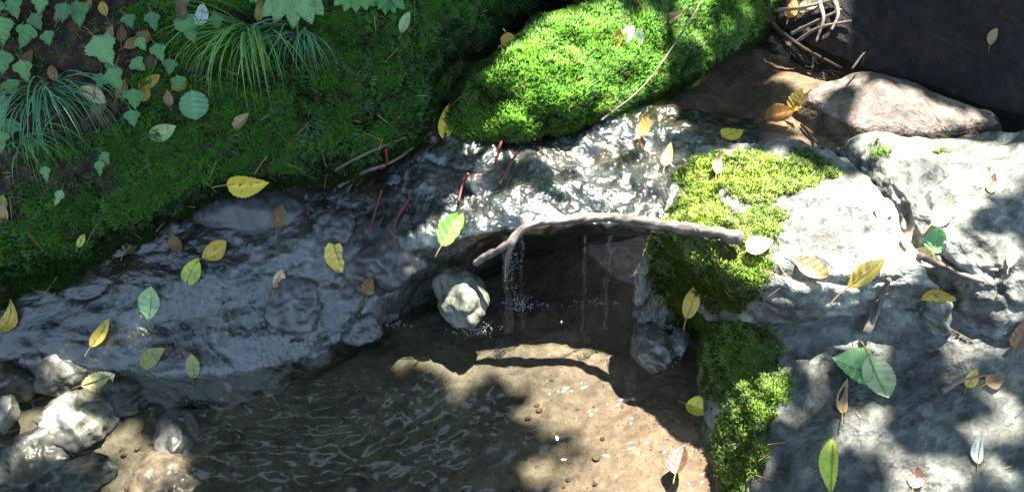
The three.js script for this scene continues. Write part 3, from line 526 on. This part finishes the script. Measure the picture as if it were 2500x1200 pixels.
const leaves = [
  [607, 445, 105, 52, 5, Y1, LIME, 'bright yellow leaf lying on the dark slab under the moss lip', { tilt: .5 }],
  [470, 662, 75, 48, 65, LIME, Y1, 'lime green leaf overlapping a dull yellow leaf on wet rock', { tilt: .3 }],
  [527, 610, 75, 45, 35, Y2, OLV, 'dull yellow brown leaf touching the lime green leaf', { tilt: .3 }],
  [370, 737, 88, 52, 82, PG, [0.42, 0.52, 0.25], 'pale green pointed leaf on the wet stones', { tilt: .4, fold: .15 }],
  [825, 625, 90, 50, -70, Y2, LIME, 'yellow green leaf in the side cascade', { wet: 1 }],
  [680, 530, 65, 34, 80, BRN, TAN, 'brown rolled leaf at the edge of the flat slab', { fold: .8 }],
  [678, 683, 48, 28, 70, TAN, BRN, 'small tan leaf stuck in the side cascade', { wet: 1 }],
  [375, 872, 75, 46, 35, OLV, Y2, 'olive yellow leaf drifting among stones near the pool', { float: 1, tilt: .1 }],
  [473, 895, 66, 36, 95, OLV, Y2, 'narrow olive leaf floating alone near the pool', { float: 1, tilt: .1 }],
  [250, 925, 105, 52, 18, CRM, TAN, 'cream leaf with brown tip on the sunlit stone', { tilt: .4, curl: .25 }],
  [28, 775, 85, 45, 70, Y2, LIME, 'yellow green leaf beside the blue grey cobble', { tilt: .4 }],
  [250, 815, 80, 34, 58, Y2, GRN, 'yellow and green leaf folded on wet cobbles', { fold: .7, tilt: .3 }],
  [17, 520, 56, 36, 80, TAN, ORG, 'tan leaf caught at the moss at the frame edge', { tilt: .4 }],
  [6, 492, 40, 30, 60, OLV, LIME, 'small olive leaf above the tan leaf at the frame edge', { tilt: .4 }],
  [330, 590, 70, 34, 55, BRN, DRED, 'brown crumpled leaf under the moss beside the grey stone', { fold: .7 }],
  [435, 602, 60, 30, -60, BRN, PNK, 'dark brown leaf hanging over the wet rock below the slab', { fold: .6 }],
  [1103, 562, 98, 56, 58, GRN, LIME, 'fresh green leaf with yellow edge on the ledge near the branch', { tilt: .5, mix: -.1 }],
  [1090, 300, 92, 38, 82, Y1, Y2, 'yellow leaf leaning on the tip of the mossy mound', { tilt: .6 }],
  [1247, 112, 55, 34, -70, Y2, OLV, 'crumpled mustard leaf in the crease beside the mossy mound', { fold: .8, tilt: .5 }],
  [1281, 85, 62, 26, 78, OLV, Y2, 'olive leaf blade upright beside the crumpled mustard leaf', { tilt: .6 }],
  [1503, 100, 56, 26, 72, ORG, Y2, 'orange leaf on the sunlit moss of the mound', { tilt: .5 }],
  [1528, 88, 56, 30, 60, WHT, PG, 'silvery pale leaf beside the orange leaf on moss', { tilt: .4 }],
  [1552, 100, 50, 26, 75, WHT, PG, 'silvery pale leaf, second from the orange leaf on moss', { tilt: .4 }],
  [1625, 45, 75, 26, 25, TAN, PNK, 'tan leaf stretched across the top of the mossy mound', { tilt: .4 }],
  [1280, 180, 50, 22, 75, LIME, OLV, 'small pale green leaf sunk in the moss of the mound', { tilt: .4 }],
  [1790, 330, 62, 40, 20, Y1, LIME, 'yellow leaf lying at the lip of the upper pool', { tilt: .3 }],
  [1892, 300, 80, 46, 15, ORG, BRN, 'rusty orange leaf with ragged edge in the upper pool', { tilt: .3, fold: .5, up: .02 }],
  [1968, 252, 60, 36, 60, Y2, OLV, 'dull yellow leaf lying in the upper pool', { tilt: .2, up: .02 }],
  [1572, 322, 58, 30, 70, ORG, TAN, 'orange brown leaf standing in the bright water of the fall', { tilt: .6, up: .02 }],
  [1747, 405, 56, 26, 75, PNK, TAN, 'pinkish rolled leaf on the mossy boulder', { fold: .9, tilt: .5, up: .01 }],
  [1632, 388, 64, 26, 72, TAN, PNK, 'light brown leaf at the side of the mossy boulder above the fall', { tilt: .4, fold: .6, up: .015 }],
  [2282, 530, 105, 52, 32, [0.46, 0.58, 0.30], WHT, 'large pale green toothed leaf on the rounded boulder', { tilt: .35, up: .012 }],
  [2290, 588, 66, 56, 70, [0.10, 0.30, 0.10], GRN, 'round green leaf tucked under the pale toothed leaf', { tilt: .3 }],
  [2118, 668, 105, 44, 42, Y2, CRM, 'yellow leaf with a hooked stem on the pale boulder', { tilt: .4, up: .012, stem: .5 }],
  [1982, 660, 85, 48, -35, TAN, Y2, 'yellow brown leaf lying on the pale boulder top', { tilt: .3, fold: .5 }],
  [2275, 630, 56, 40, -50, CRM, Y1, 'creamy bright leaf below the round green leaf', { tilt: .3 }],
  [2290, 708, 72, 42, 15, Y2, Y1, 'deep yellow leaf at the step between the slabs', { tilt: .3 }],
  [1850, 610, 80, 44, 20, CRM, LIME, 'cream yellow leaf on the moss of the pale boulder', { tilt: .3, up: .012 }],
  [1697, 725, 96, 38, 74, Y2, OLV, 'mustard leaf hanging on the mossy side above the pool', { tilt: .6, up: .014 }],
  [1702, 1000, 58, 46, -20, Y1, LIME, 'bright yellow leaf at the sunlit edge of the pool', { float: 1, tilt: .2 }],
  [2028, 1140, 120, 46, 74, LIME, Y1, 'long lime yellow leaf on the low slab', { tilt: .3, up: .008 }],
  [2075, 905, 110, 84, 160, [0.22, 0.42, 0.14], PG, 'broad light green leaf, larger of a pair on the slab', { tilt: .3, up: .01 }],
  [2140, 925, 110, 76, -75, [0.38, 0.46, 0.22], PG, 'yellowish green leaf paired with the broad light green leaf', { tilt: .3, up: .006 }],
  [2062, 978, 80, 26, 65, TAN, Y2, 'brown yellow leaf stalk under the broad green pair', { tilt: .3, fold: .7 }],
  [2390, 1108, 66, 26, 65, WHT, CRM, 'whitish dry leaf on the sunlit corner of the slab', { tilt: .4 }],
  [2236, 1165, 56, 36, 70, PNK, BRN, 'pinkish brown leaf near the sunlit corner of the slab', { tilt: .3 }],
  [1662, 1130, 66, 44, 60, [0.07, 0.035, 0.025], [0.10, 0.05, 0.03], 'dark brown dead leaf on the sunlit sand of the pool', { wet: 1, float: 1, tilt: .2, fold: .6 }],
  [2158, 520, 70, 42, 60, PNK, TAN, 'pinkish star shaped leaf in the crack between boulders', { fold: .6, tilt: .4 }],
  [2207, 590, 60, 28, 65, PNK, DRED, 'reddish leaf below the star shaped leaf by the crack', { fold: .6, tilt: .4 }],
  [2372, 922, 56, 30, 55, Y2, BRN, 'small mustard leaf beside a twig on the slab', { tilt: .3 }],
  [2420, 930, 60, 36, 20, BRN, PNK, 'dull brown leaf litter piece beside the small mustard leaf', { tilt: .2 }],
  [2485, 810, 80, 46, 75, BRN, TAN, 'brown curled leaf on the slab at the frame edge', { fold: .7, tilt: .4 }],
  [2470, 630, 60, 26, 60, CRM, PNK, 'bleached leaf on the boulder at the frame edge', { tilt: .4 }],
  [2420, 455, 50, 24, 70, PNK, TAN, 'pale pink leaf on the shaded end of the rounded boulder', { tilt: .4 }],
  [2422, 92, 45, 22, 70, TAN, BRN, 'tan leaf alone on the dark bank', { tilt: .5 }],
  [905, 690, 52, 34, 70, BRN, ORG, 'brown leaf under the water of the side cascade', { wet: 1 }],
  [1935, 20, 56, 28, 70, ORG, TAN, 'orange leaf among the sunlit twigs', { tilt: .5 }],
  [1980, 15, 60, 30, 20, CRM, TAN, 'cream leaf among the sunlit twigs', { tilt: .5 }],
  [505, 38, 56, 34, 65, [0.45, 0.55, 0.55], WHT, 'shiny silvery leaf high on the bank', { tilt: .6, up: .02 }],
  [985, 62, 56, 24, 70, PG, WHT, 'pale green leaf hanging from the moss bank', { tilt: .6, up: .015 }],
  [640, 20, 60, 22, 78, OLV, Y2, 'narrow yellow leaf standing above the grass tuft', { tilt: .6, up: .015 }],
  [395, 320, 70, 40, 25, PG, CRM, 'pale crinkled leaf between the two grass tufts', { tilt: .4, up: .01 }],
  [600, 300, 55, 30, 40, TAN, OLV, 'beige dead leaf under the long grass blades', { tilt: .4, up: .01 }],
  [235, 235, 80, 36, -30, CRM, TAN, 'cream dead leaf lying above the blue green grass tuft', { tilt: .4, up: .01 }],
  [205, 585, 40, 18, 60, LIME, Y2, 'tiny yellow green leaf in the lower moss of the bank', { tilt: .4, up: .01 }],
];
for (const a of leaves) fallenLeaf(...a);
// dead leaves strewn over the bare earth of the bank
for (let k = 0; k < 26; k++) { const px = rr(10, 470), py = rr(10, 330) - 0; if (py > 400 - px * 0.35) continue; const c = [TAN, BRN, PNK, Y2][k % 4]; fallenLeaf(px, py, rr(38, 60), rr(20, 30), rr(30, 110), c.map(x => x * 0.8), BRN, ['tan', 'dark brown', 'pinkish brown', 'mustard'][k % 4] + ' dead leaf strewn on the bare earth of the bank', { tilt: .35, fold: rr(.3, .8), group: 'dead leaves on the bare earth', up: .008 }); }

// twigs and roots
function twigPts(pix, list = hits, up = 0.006) { return pix.map(([x, y, lift]) => { const h = hit(x, y, list); return h ? h.p.clone().addScaledVector(h.n, lift ?? up) : at(x, y, 0.25); }); }
function twig(pix, r, mat, label, cat = 'twig', name = 'twig', up) { const pts = Array.isArray(pix[0]) ? twigPts(pix, hits, up) : pix, t = thing(name, label, cat); meshOf('shaft', tubeGeo(pts, (u) => r * (1 - 0.45 * u) * (1 + 0.12 * noise(u * 14, r * 1000, 1)), 36, 8, 0.25), mat, t); return t; }
{
  // branch across the lip, held off the rock where it bridges the hollow
  const P = [[1810, 580, .30], [1700, 560, .275], [1600, 547, .24], [1480, 531, .225], [1370, 538, .22], [1292, 550, .212], [1258, 580, .19], [1226, 604, .175], [1160, 640, .13]].map(([a, b, y]) => at(a, b, y));
  const t = thing('branch', 'bent grey brown branch lying across the lip of the fall', 'branch');
  meshOf('limb', tubeGeo(P, (u) => 0.0095 * (1 - 0.35 * u) * (1 + 0.3 * noise(u * 13, 2, 1)), 110, 14, 0.55), M.bark, t);
  meshOf('side_twig', tubeGeo([P[6], P[6].clone().add(V(-0.012, -0.03, 0.01)), P[6].clone().add(V(-0.016, -0.075, 0.016))], (u) => 0.0055 * (1 - 0.5 * u), 12, 7, 0.3), M.bark, t);
  for (const k of [1, 3, 5]) { const g = new THREE.SphereGeometry(0.0100 - k * 0.0006, 10, 8); g.scale(0.8, 1, 1); g.translate(P[k].x, P[k].y, P[k].z); meshOf('knot', g, M.bark, t); }
}
twig([[1470, 300, .012], [1540, 225, .03], [1620, 125, .03], [1720, 0, .03]], 0.0018, M.paleTwig, 'thin straight grey twig leaning on the mossy mound');
twig([[1860, 0, .02], [1900, 50, .02], [1960, 100, .02], [2060, 165, .01]], 0.006, M.darkTwig, 'dark root running down to the upper pool', 'root', 'root');
for (const [a, l] of [[[[1950, 100], [2010, 70], [2080, 55]], 'bleached twig lying lowest among the sunlit debris'], [[[1945, 80], [1990, 60], [2060, 30]], 'bleached twig across the sunlit debris'], [[[1900, 30], [1960, 25], [2050, 5]], 'bleached twig at the head of the dark root'], [[[2010, 10], [2020, 50], [2000, 100]], 'short bleached stick crossing the other twigs'], [[[2040, 5], [2055, 40], [2040, 75]], 'second short stick upright among the sunlit debris']]) twig(a, 0.0045, M.paleTwig, l, 'twig', 'twig', 0.012);
twig([[2080, 205, .03], [2110, 180, .04], [2125, 150, .06]], 0.0022, M.darkTwig, 'small forked twig sticking out of the upper pool');
for (const [a, l] of [[[[2260, 600], [2340, 655], [2400, 690]], 'grey stick at the edge of the rounded boulder'], [[[2240, 630], [2320, 640], [2430, 660]], 'grey stick crossing under the bleached leaf']]) twig(a, 0.006, M.paleTwig, l, 'twig', 'twig', 0.008);
twig([[2105, 810], [2135, 745], [2170, 690]], 0.0065, M.bark, 'strip of brown bark leaning at the step of the slab', 'bark', 'bark_strip', 0.012);
twig([[2040, 1000], [2065, 940], [2090, 885]], 0.003, M.darkTwig, 'thin stem under the broad green leaves');
twig([[2300, 960], [2350, 930], [2440, 915]], 0.004, M.bark, 'twig lying by the small mustard leaf on the slab');
twig([[1955, 310], [1985, 345], [2010, 370]], 0.003, M.darkTwig, 'dark twig at the back of the pale boulder');
for (const [a, r, l] of [[[[985, 500], [968, 555], [955, 610]], .0026, 'longest red rootlet hanging over the side cascade'], [[[940, 475], [925, 530], [905, 590]], .002, 'fine red rootlet beside the longest one'], [[[1225, 330], [1215, 380], [1205, 430]], .0024, 'red rootlet under the toe of the mossy mound'], [[[1265, 390], [1245, 425], [1225, 465]], .0028, 'thick red rootlet next to the main fall'], [[[1150, 440], [1138, 470], [1125, 505]], .0026, 'short red rootlet above the green leaf'], [[[940, 355], [925, 390], [912, 420]], .0024, 'red rootlet in the dark under the bank lip']]) twig(a, r, M.redRoot, l, 'root', 'red_rootlet', 0.016);
for (const [a, l] of [[[[800, 445], [830, 400], [900, 365], [980, 335]], 'thin grey root looping under the bank lip'], [[[830, 460], [880, 410], [960, 380], [1050, 330]], 'second grey root arching below the mound tip']]) twig(a, 0.0035, M.paleTwig, l, 'root', 'root', 0.01);

// ------------------------------------------------------------------ grass tufts: every blade a part
function bladeGeo(L, droop, wid, c) {
  const n = 10, pos = [], idx = [], col = []; let x = 0, y = 0, a = 1.25;
  for (let i = 0; i <= n; i++) { const t = i / n, w = wid * (0.5 + 0.9 * Math.sin(Math.PI * Math.min(1, t * 1.1 + 0.1))) * (1 - t * 0.95); for (const [s, yy] of [[-1, 0.3 * w], [0, 0], [1, 0.3 * w]]) { pos.push(x, y + yy, s * w); const k = (0.85 + 0.3 * t) * (s ? 1 : 1.15); col.push(c[0] * k, c[1] * k, c[2] * k); } x += Math.cos(a) * L / n; y += Math.sin(a) * L / n; a -= droop / n; }
  for (let i = 0; i < n; i++) for (let j = 0; j < 2; j++) { const b = i * 3 + j; idx.push(b, b + 1, b + 3, b + 3, b + 1, b + 4); }
  const g = new THREE.BufferGeometry(); g.setAttribute('position', new THREE.Float32BufferAttribute(pos, 3)); g.setAttribute('color', new THREE.Float32BufferAttribute(col, 3)); g.setIndex(idx); g.computeVertexNormals(); return g;
}
function grassTuft(px, py, n, L, label, cols) {
  const h = hit(px, py); if (!h) return; const t = thing('grass_tuft', label, 'grass', null, h.p);
  const vars = []; for (let k = 0; k < 10; k++) vars.push(bladeGeo(L * rr(0.7, 1.15), rr(2.3, 3.5), rr(0.0012, 0.0024), cols[k % cols.length]));
  const out = V(h.n.x, 0, h.n.z).normalize(), base = Math.atan2(-out.z, out.x);
  for (let k = 0; k < n; k++) { const b = meshOf('blade', vars[k % 10], M.grass, t); b.rotation.set(0, base + rr(-1.5, 1.5) * (0.6 + 0.4 * rnd()), 0); b.position.set(rr(-.02, .02), rr(-.01, .01), rr(-.02, .02)); const s = rr(0.75, 1.15); b.scale.set(s, s * rr(.85, 1.1), s); }
}
const g1 = [0.13, 0.34, 0.05], g2 = [0.10, 0.26, 0.04], g3 = [0.08, 0.24, 0.11], g4 = [0.36, 0.36, 0.18], g5 = [0.06, 0.19, 0.09];
grassTuft(620, 120, 75, 0.26, 'bright green grass tuft with long blades hanging down the bank', [g1, g1, g2, g1, g2, g1, g4, g2, g1, g2]);
grassTuft(130, 262, 70, 0.24, 'blue green grass tuft drooping over the bank above the frame corner', [g3, g3, g5, g3, g2, g5, g3, g5, g3, g5]);
grassTuft(730, 110, 40, 0.15, 'small dark grass tuft next to the bright green tuft', [g3, g5, g3, g5, g2, g3, g5, g5, g3, g5]);
grassTuft(60, 370, 26, 0.17, 'thin grass tuft below the blue green tuft', [g2, g2, g3, g2, g5, g2, g2, g3, g2, g2]);

// ------------------------------------------------------------------ broad leaved plants on the bank: every leaf a part
const lobedWf = (n) => (t) => Math.pow(Math.sin(Math.PI * Math.pow(t, 0.6)), 0.6) * (0.72 + 0.28 * Math.cos(t * Math.PI * 2 * n));
const roundWf = (t) => Math.pow(Math.max(0, 1 - (2 * t - 1) ** 2), 0.5);
const ivyWf = (t) => t < 0.12 ? t / 0.12 * 0.8 : t < 0.35 ? 0.8 + 0.2 * Math.sin((t - 0.12) / 0.23 * Math.PI / 2) : Math.max(0.01, (1 - t) / 0.65 * (0.86 + 0.14 * Math.cos((t - 0.35) * 18)));
function broadPlant(px, py, label, spec, name = 'ivy_plant', cat = 'plant') {
  const h0 = hit(px, py); if (!h0) return; const t = thing(name, label, cat, null, h0.p);
  for (const [x, y, l, w, ang, c, wf, tilt] of spec) {
    const h = hit(x, y); if (!h) continue; leafSeed += 1.1; const b = basisAt(h, ang, tilt ?? 0.55), s = h.d / FPX, L = l * s * Math.min(1.3, b.len), W = w * s / b.bw;
    const lf = new THREE.Group(); lf.name = 'leaf'; t.add(lf);
    lf.quaternion.setFromRotationMatrix(new THREE.Matrix4().makeBasis(b.T, b.n, b.B)); const lift = rr(0.02, 0.035);
    lf.position.copy(h.p).addScaledVector(b.T, -L / 2).addScaledVector(b.n, lift).sub(h0.p);
    meshOf('blade', leafGeo(L, W, { c1: c, c2: c.map(v => v * 1.25), sd: leafSeed, wf, tooth: 1.6, fold: 0.12, curl: 0.1, mix: 0 }), M.leaf, lf);
    meshOf('stalk', tubeGeo([V(L * 0.1, 0.0, 0), V(-0.2 * L, -lift * 0.4, 0.004), V(-0.45 * L, -lift * 1.1, 0.01)], 0.0011, 8, 5), M.stem, lf);
  }
}
const I1 = [0.07, 0.22, 0.06], I2 = [0.10, 0.27, 0.07], I3 = [0.15, 0.31, 0.11], I4 = [0.05, 0.16, 0.05];
const lob = (x, y, l, w, c) => [-1, -0.5, 0, 0.5, 1].map(k => [x + k * w * 0.36, y + Math.abs(k) * -l * 0.12, l * (1 - Math.abs(k) * 0.2), w * 0.34, -90 + k * 42, c, undefined, 0.7]);
broadPlant(725, 5, 'lobed pale green leaves hanging over the top of the moss bank', [...lob(725, 30, 95, 130, I3), ...lob(865, 15, 60, 80, I2), ...lob(940, 20, 55, 70, I1), ...lob(640, 0, 50, 60, I2)], 'lobed_plant');
broadPlant(250, 125, 'ivy spray with a large grey green leaf on the bare earth', [[262, 132, 90, 78, -60, I3, ivyWf], [205, 45, 75, 60, -80, I1, ivyWf], [170, 40, 55, 45, -100, I4, ivyWf], [320, 60, 40, 36, -70, I4, ivyWf]]);
broadPlant(480, 250, 'round blue green leaf on the moss between the grass tufts', [[482, 265, 76, 68, -80, [0.12, 0.29, 0.13], roundWf], [470, 70, 84, 60, -70, [0.10, 0.26, 0.10], ivyWf], [540, 60, 50, 36, -85, I1, ivyWf]], 'round_leaf_plant');
broadPlant(310, 210, 'ivy spray of small leaves below the large grey green leaf', [[300, 205, 70, 56, -60, I2, ivyWf], [325, 240, 56, 48, -90, I1, ivyWf], [280, 180, 50, 42, -120, I4, ivyWf], [345, 175, 46, 40, -40, I2, ivyWf], [260, 205, 44, 36, -95, I1, ivyWf], [330, 290, 48, 40, -80, I1, ivyWf]]);
broadPlant(40, 90, 'leafy ivy climbing the earth by the frame corner', [[25, 90, 80, 62, -80, I2, ivyWf], [80, 100, 70, 56, -110, I1, ivyWf], [55, 30, 62, 50, -70, I1, ivyWf], [110, 60, 52, 44, -60, I4, ivyWf], [20, 160, 66, 54, -90, I1, ivyWf], [70, 175, 60, 46, -75, I2, ivyWf], [110, 20, 50, 40, -95, I2, ivyWf], [140, 110, 46, 38, -70, I1, ivyWf], [10, 30, 60, 48, -100, I1, ivyWf]]);
broadPlant(15, 290, 'ivy leaves hanging below the climbing ivy at the frame edge', [[12, 270, 86, 62, -85, [0.09, 0.30, 0.12], ivyWf], [30, 330, 70, 54, -100, I1, ivyWf], [8, 350, 62, 50, -80, I2, ivyWf], [40, 230, 52, 44, -70, I1, ivyWf]]);
broadPlant(405, 150, 'small ivy leaves on the earth above the moss', [[395, 130, 50, 40, -70, I1, ivyWf], [420, 165, 46, 38, -95, I4, ivyWf], [360, 110, 40, 34, -60, I2, ivyWf], [440, 210, 44, 36, -80, I1, ivyWf], [385, 55, 52, 40, -80, I4, ivyWf]]);
broadPlant(265, 420, 'seedling leaves poking from the moss low on the bank', [[265, 425, 46, 26, -80, I2, ivyWf], [275, 395, 40, 26, -60, I1, ivyWf], [150, 490, 46, 22, -110, I3, ivyWf], [130, 430, 44, 26, -80, I2, ivyWf]], 'seedling');

// ------------------------------------------------------------------ trees whose crowns shade the stream; gaps in the crowns let the sun through
const lit = [[1640, 600, 40], [1655, 690, 35], [1700, 600, 50], [1760, 690, 35], [1870, 720, 45], [1820, 830, 45], [1850, 1000, 40], [1840, 1080, 45], [1290, 850, 90], [1170, 900, 45], [1110, 870, 40], [1480, 940, 60], [1600, 980, 60], [1330, 60, 60], [1250, 190, 40], [1340, 200, 40], [1600, 60, 60], [1700, 40, 50], [1560, 150, 45], [1170, 280, 25], [1640, 110, 40], [1400, 100, 42], [1440, 165, 70], [1490, 110, 70], [1540, 90, 40], [1460, 215, 25], [1380, 90, 30], [1570, 335, 50], [1630, 345, 60], [1640, 420, 45], [1520, 480, 45], [1590, 480, 70], [1650, 510, 60],
  [1700, 430, 60], [1760, 520, 60], [1850, 400, 60], [1950, 430, 70], [1900, 520, 75], [2030, 490, 65], [2100, 550, 55], [1780, 570, 55], [2120, 410, 55], [2210, 420, 65], [2330, 420, 65], [2450, 390, 60], [2280, 530, 45], [1830, 610, 60], [1790, 640, 45], [1960, 650, 50], [2240, 640, 60], [2180, 660, 35], [2400, 610, 55], [2470, 630, 40], [1980, 790, 60], [2060, 790, 60], [1920, 790, 30], [1830, 760, 55], [1790, 850, 40], [1960, 560, 60],
  [1290, 830, 70], [1240, 890, 60], [1340, 890, 80], [1440, 890, 55], [1420, 970, 80], [1480, 1040, 80], [1560, 1080, 90], [1650, 1040, 90], [1690, 1000, 55], [1550, 1170, 90], [1680, 1130, 60], [1400, 1180, 30], [1010, 840, 35], [1050, 900, 40],
  [2400, 1130, 110], [2320, 1180, 70], [2470, 1050, 60], [2220, 1190, 40], [175, 895, 80], [180, 1015, 65], [215, 1060, 55], [8, 1010, 35], [66, 835, 18], [430, 1060, 45], [400, 1165, 60],
  [1990, 225, 45], [2080, 195, 50], [2160, 210, 50], [2160, 285, 50], [2240, 295, 65], [2340, 285, 65], [2420, 295, 25], [1970, 285, 28], [1960, 10, 55], [2040, 40, 50], [1900, 0, 30], [1820, 1060, 40], [1800, 1120, 35], [1128, 690, 45], [1240, 640, 20], [2290, 340, 30], [1690, 780, 25]];
const beams = blobs(lit.map(([a, b, r]) => [a, b, r * 0.92]));
function treeLeaf() { const g = leafGeo(1, 0.62, { c1: [1, 1, 1], tooth: 0, fold: 0.2, curl: 0.2, sd: 3 }); const p = g.attributes.position; // light version: six faces
  const pos = [0, 0, 0, .3, .04, .28, .7, .02, .22, 1, -.06, 0, .7, .02, -.22, .3, .04, -.28, .5, -.02, 0], idx = [0, 1, 6, 1, 2, 6, 2, 3, 6, 3, 4, 6, 4, 5, 6, 5, 0, 6]; const o = new THREE.BufferGeometry(); o.setAttribute('position', new THREE.Float32BufferAttribute(pos, 3)); o.setIndex(idx); o.computeVertexNormals(); return o; }
const tl = treeLeaf(), q0 = V(0, 0, -1.35);
function tree(base, label, clumps, limbs, clearBeams) {
  const t = thing('tree', label, 'tree', null, base), mats = [], cols = [], c = new THREE.Color();
  const top = V(rr(-.3, .3), 8.5, rr(-.3, .3));
  meshOf('trunk', tubeGeo([V(0, -0.6, 0), V(0.05, 2, 0.03), V(-0.05, 5, 0), top], (u) => lerp(0.22, 0.06, u), 24, 12, 0.1), M.trunk, t);
  const free = (P, m) => !clearBeams || beams.every(b => { const w = P.clone().add(base).sub(b.p), al = w.dot(SUN); return al < 0 || w.addScaledVector(SUN, -al).length() > b.r + m; });
  for (const [y0, end] of limbs) { const c3 = new THREE.CatmullRomCurve3([V(0, y0, 0), V(end.x * 0.5, lerp(y0, end.y, 0.6), end.z * 0.5), end]); let ok = true; for (let k = 0; k <= 12; k++) ok &&= free(c3.getPoint(k / 12), 0.04); if (ok) meshOf('limb', tubeGeo([V(0, y0, 0), V(end.x * 0.5, lerp(y0, end.y, 0.6), end.z * 0.5), end], (u) => lerp(0.07, 0.012, u), 16, 7, 0.1), M.trunk, t); }
  for (const [cx, cy, cz, R, n, fl] of clumps) for (let k = 0; k < n; k++) {
    const d = V(rr(-1, 1), rr(-1, 1), rr(-1, 1)); if (d.lengthSq() > 1) { k--; continue; }
    const P = V(cx + d.x * R, cy + d.y * R * fl, cz + d.z * R), s = rr(0.085, 0.15), Wp = P.clone().add(base);
    if (clearBeams) { let ok = true; for (const b of beams) { const w = Wp.clone().sub(b.p), along = w.dot(SUN); if (along > 0 && w.addScaledVector(SUN, -along).length() < b.r + s * 0.42) { ok = false; break; } } if (!ok) continue; }
    mats.push(new THREE.Matrix4().compose(P, new THREE.Quaternion().setFromEuler(new THREE.Euler(rr(-.8, .8), rr(0, 6.28), rr(-.8, .8))), V(s, s, s))); const b = rr(0.7, 1.3); cols.push([0.055 * b, 0.115 * b, 0.022 * b]);
  }
  const im = new THREE.InstancedMesh(tl, M.canopy, mats.length); mats.forEach((m, k) => { im.setMatrixAt(k, m); im.setColorAt(k, c.setRGB(...cols[k])); });
  im.name = 'crown'; im.userData = { kind: 'stuff' }; im.castShadow = im.receiveShadow = true; t.add(im); return t;
}
{
  // overhanging tree: its crown stands between the sun and the stream
  const base = V(3.0, 0.2, -4.6), mid = q0.clone().addScaledVector(SUN, 3.5).sub(base), cl = [], li = [];
  for (let i = -7; i <= 4; i++) for (let j = -1; j <= 4; j++) { const p = mid.clone().add(V(i * 0.5 + rr(-.15, .15), rr(-.5, .5), j * 0.5 + rr(-.15, .15))); cl.push([p.x, p.y, p.z, 0.55, 420, 0.6]); if ((i + j) % 3 === 0) li.push([rr(2.2, 4.5), p]); }
  tree(base, 'overhanging tree whose leafy crown shades the stream', cl, li, true);
}
for (const [x, z, l] of [[-5.5, -6.5, 'tree on the slope behind the mossy bank'], [-3.4, -9.5, 'tree upstream behind the upper pool'], [6.5, -9, 'tree upstream beyond the overhanging tree'], [-6.5, 1.5, 'tree beside the path on the bank side'], [5.8, 1.8, 'tree on the slope behind the grey slab']]) {
  const cl = [], li = []; for (let k = 0; k < 9; k++) { const p = V(rr(-1.8, 1.8), rr(3.8, 8.6), rr(-1.8, 1.8)); cl.push([p.x, p.y, p.z, rr(.9, 1.4), 320, .8]); li.push([rr(2.5, 5), p]); }
  tree(V(x, 0, z), l, cl, li, true);
}

// unseen bushes added upstream to darken the reflection in the upper pool
for (const [x, z, l] of [[1.35, -3.9, 'unseen leafy bush added between the mossy mound and the dark bank'], [0.7, -4.4, 'unseen leafy bush added upstream of the mossy mound'], [2.1, -4.6, 'unseen leafy bush added above the dark bank'], [-1.2, -4.9, 'unseen leafy bush added on top of the mossy bank']]) {
  const cl = []; for (let k = 0; k < 8; k++) cl.push([rr(-.6, .6), rr(.7, 2.7), rr(-.5, .5), rr(.45, .7), 420, .8]);
  const t = tree(V(x, 0.6, z), l, cl, [], true); t.children[0].scale.set(0.25, 0.3, 0.25); t.name = numbered('added_shrub'); t.userData.category = 'added_shrub';
}

renderer.render(scene, camera);
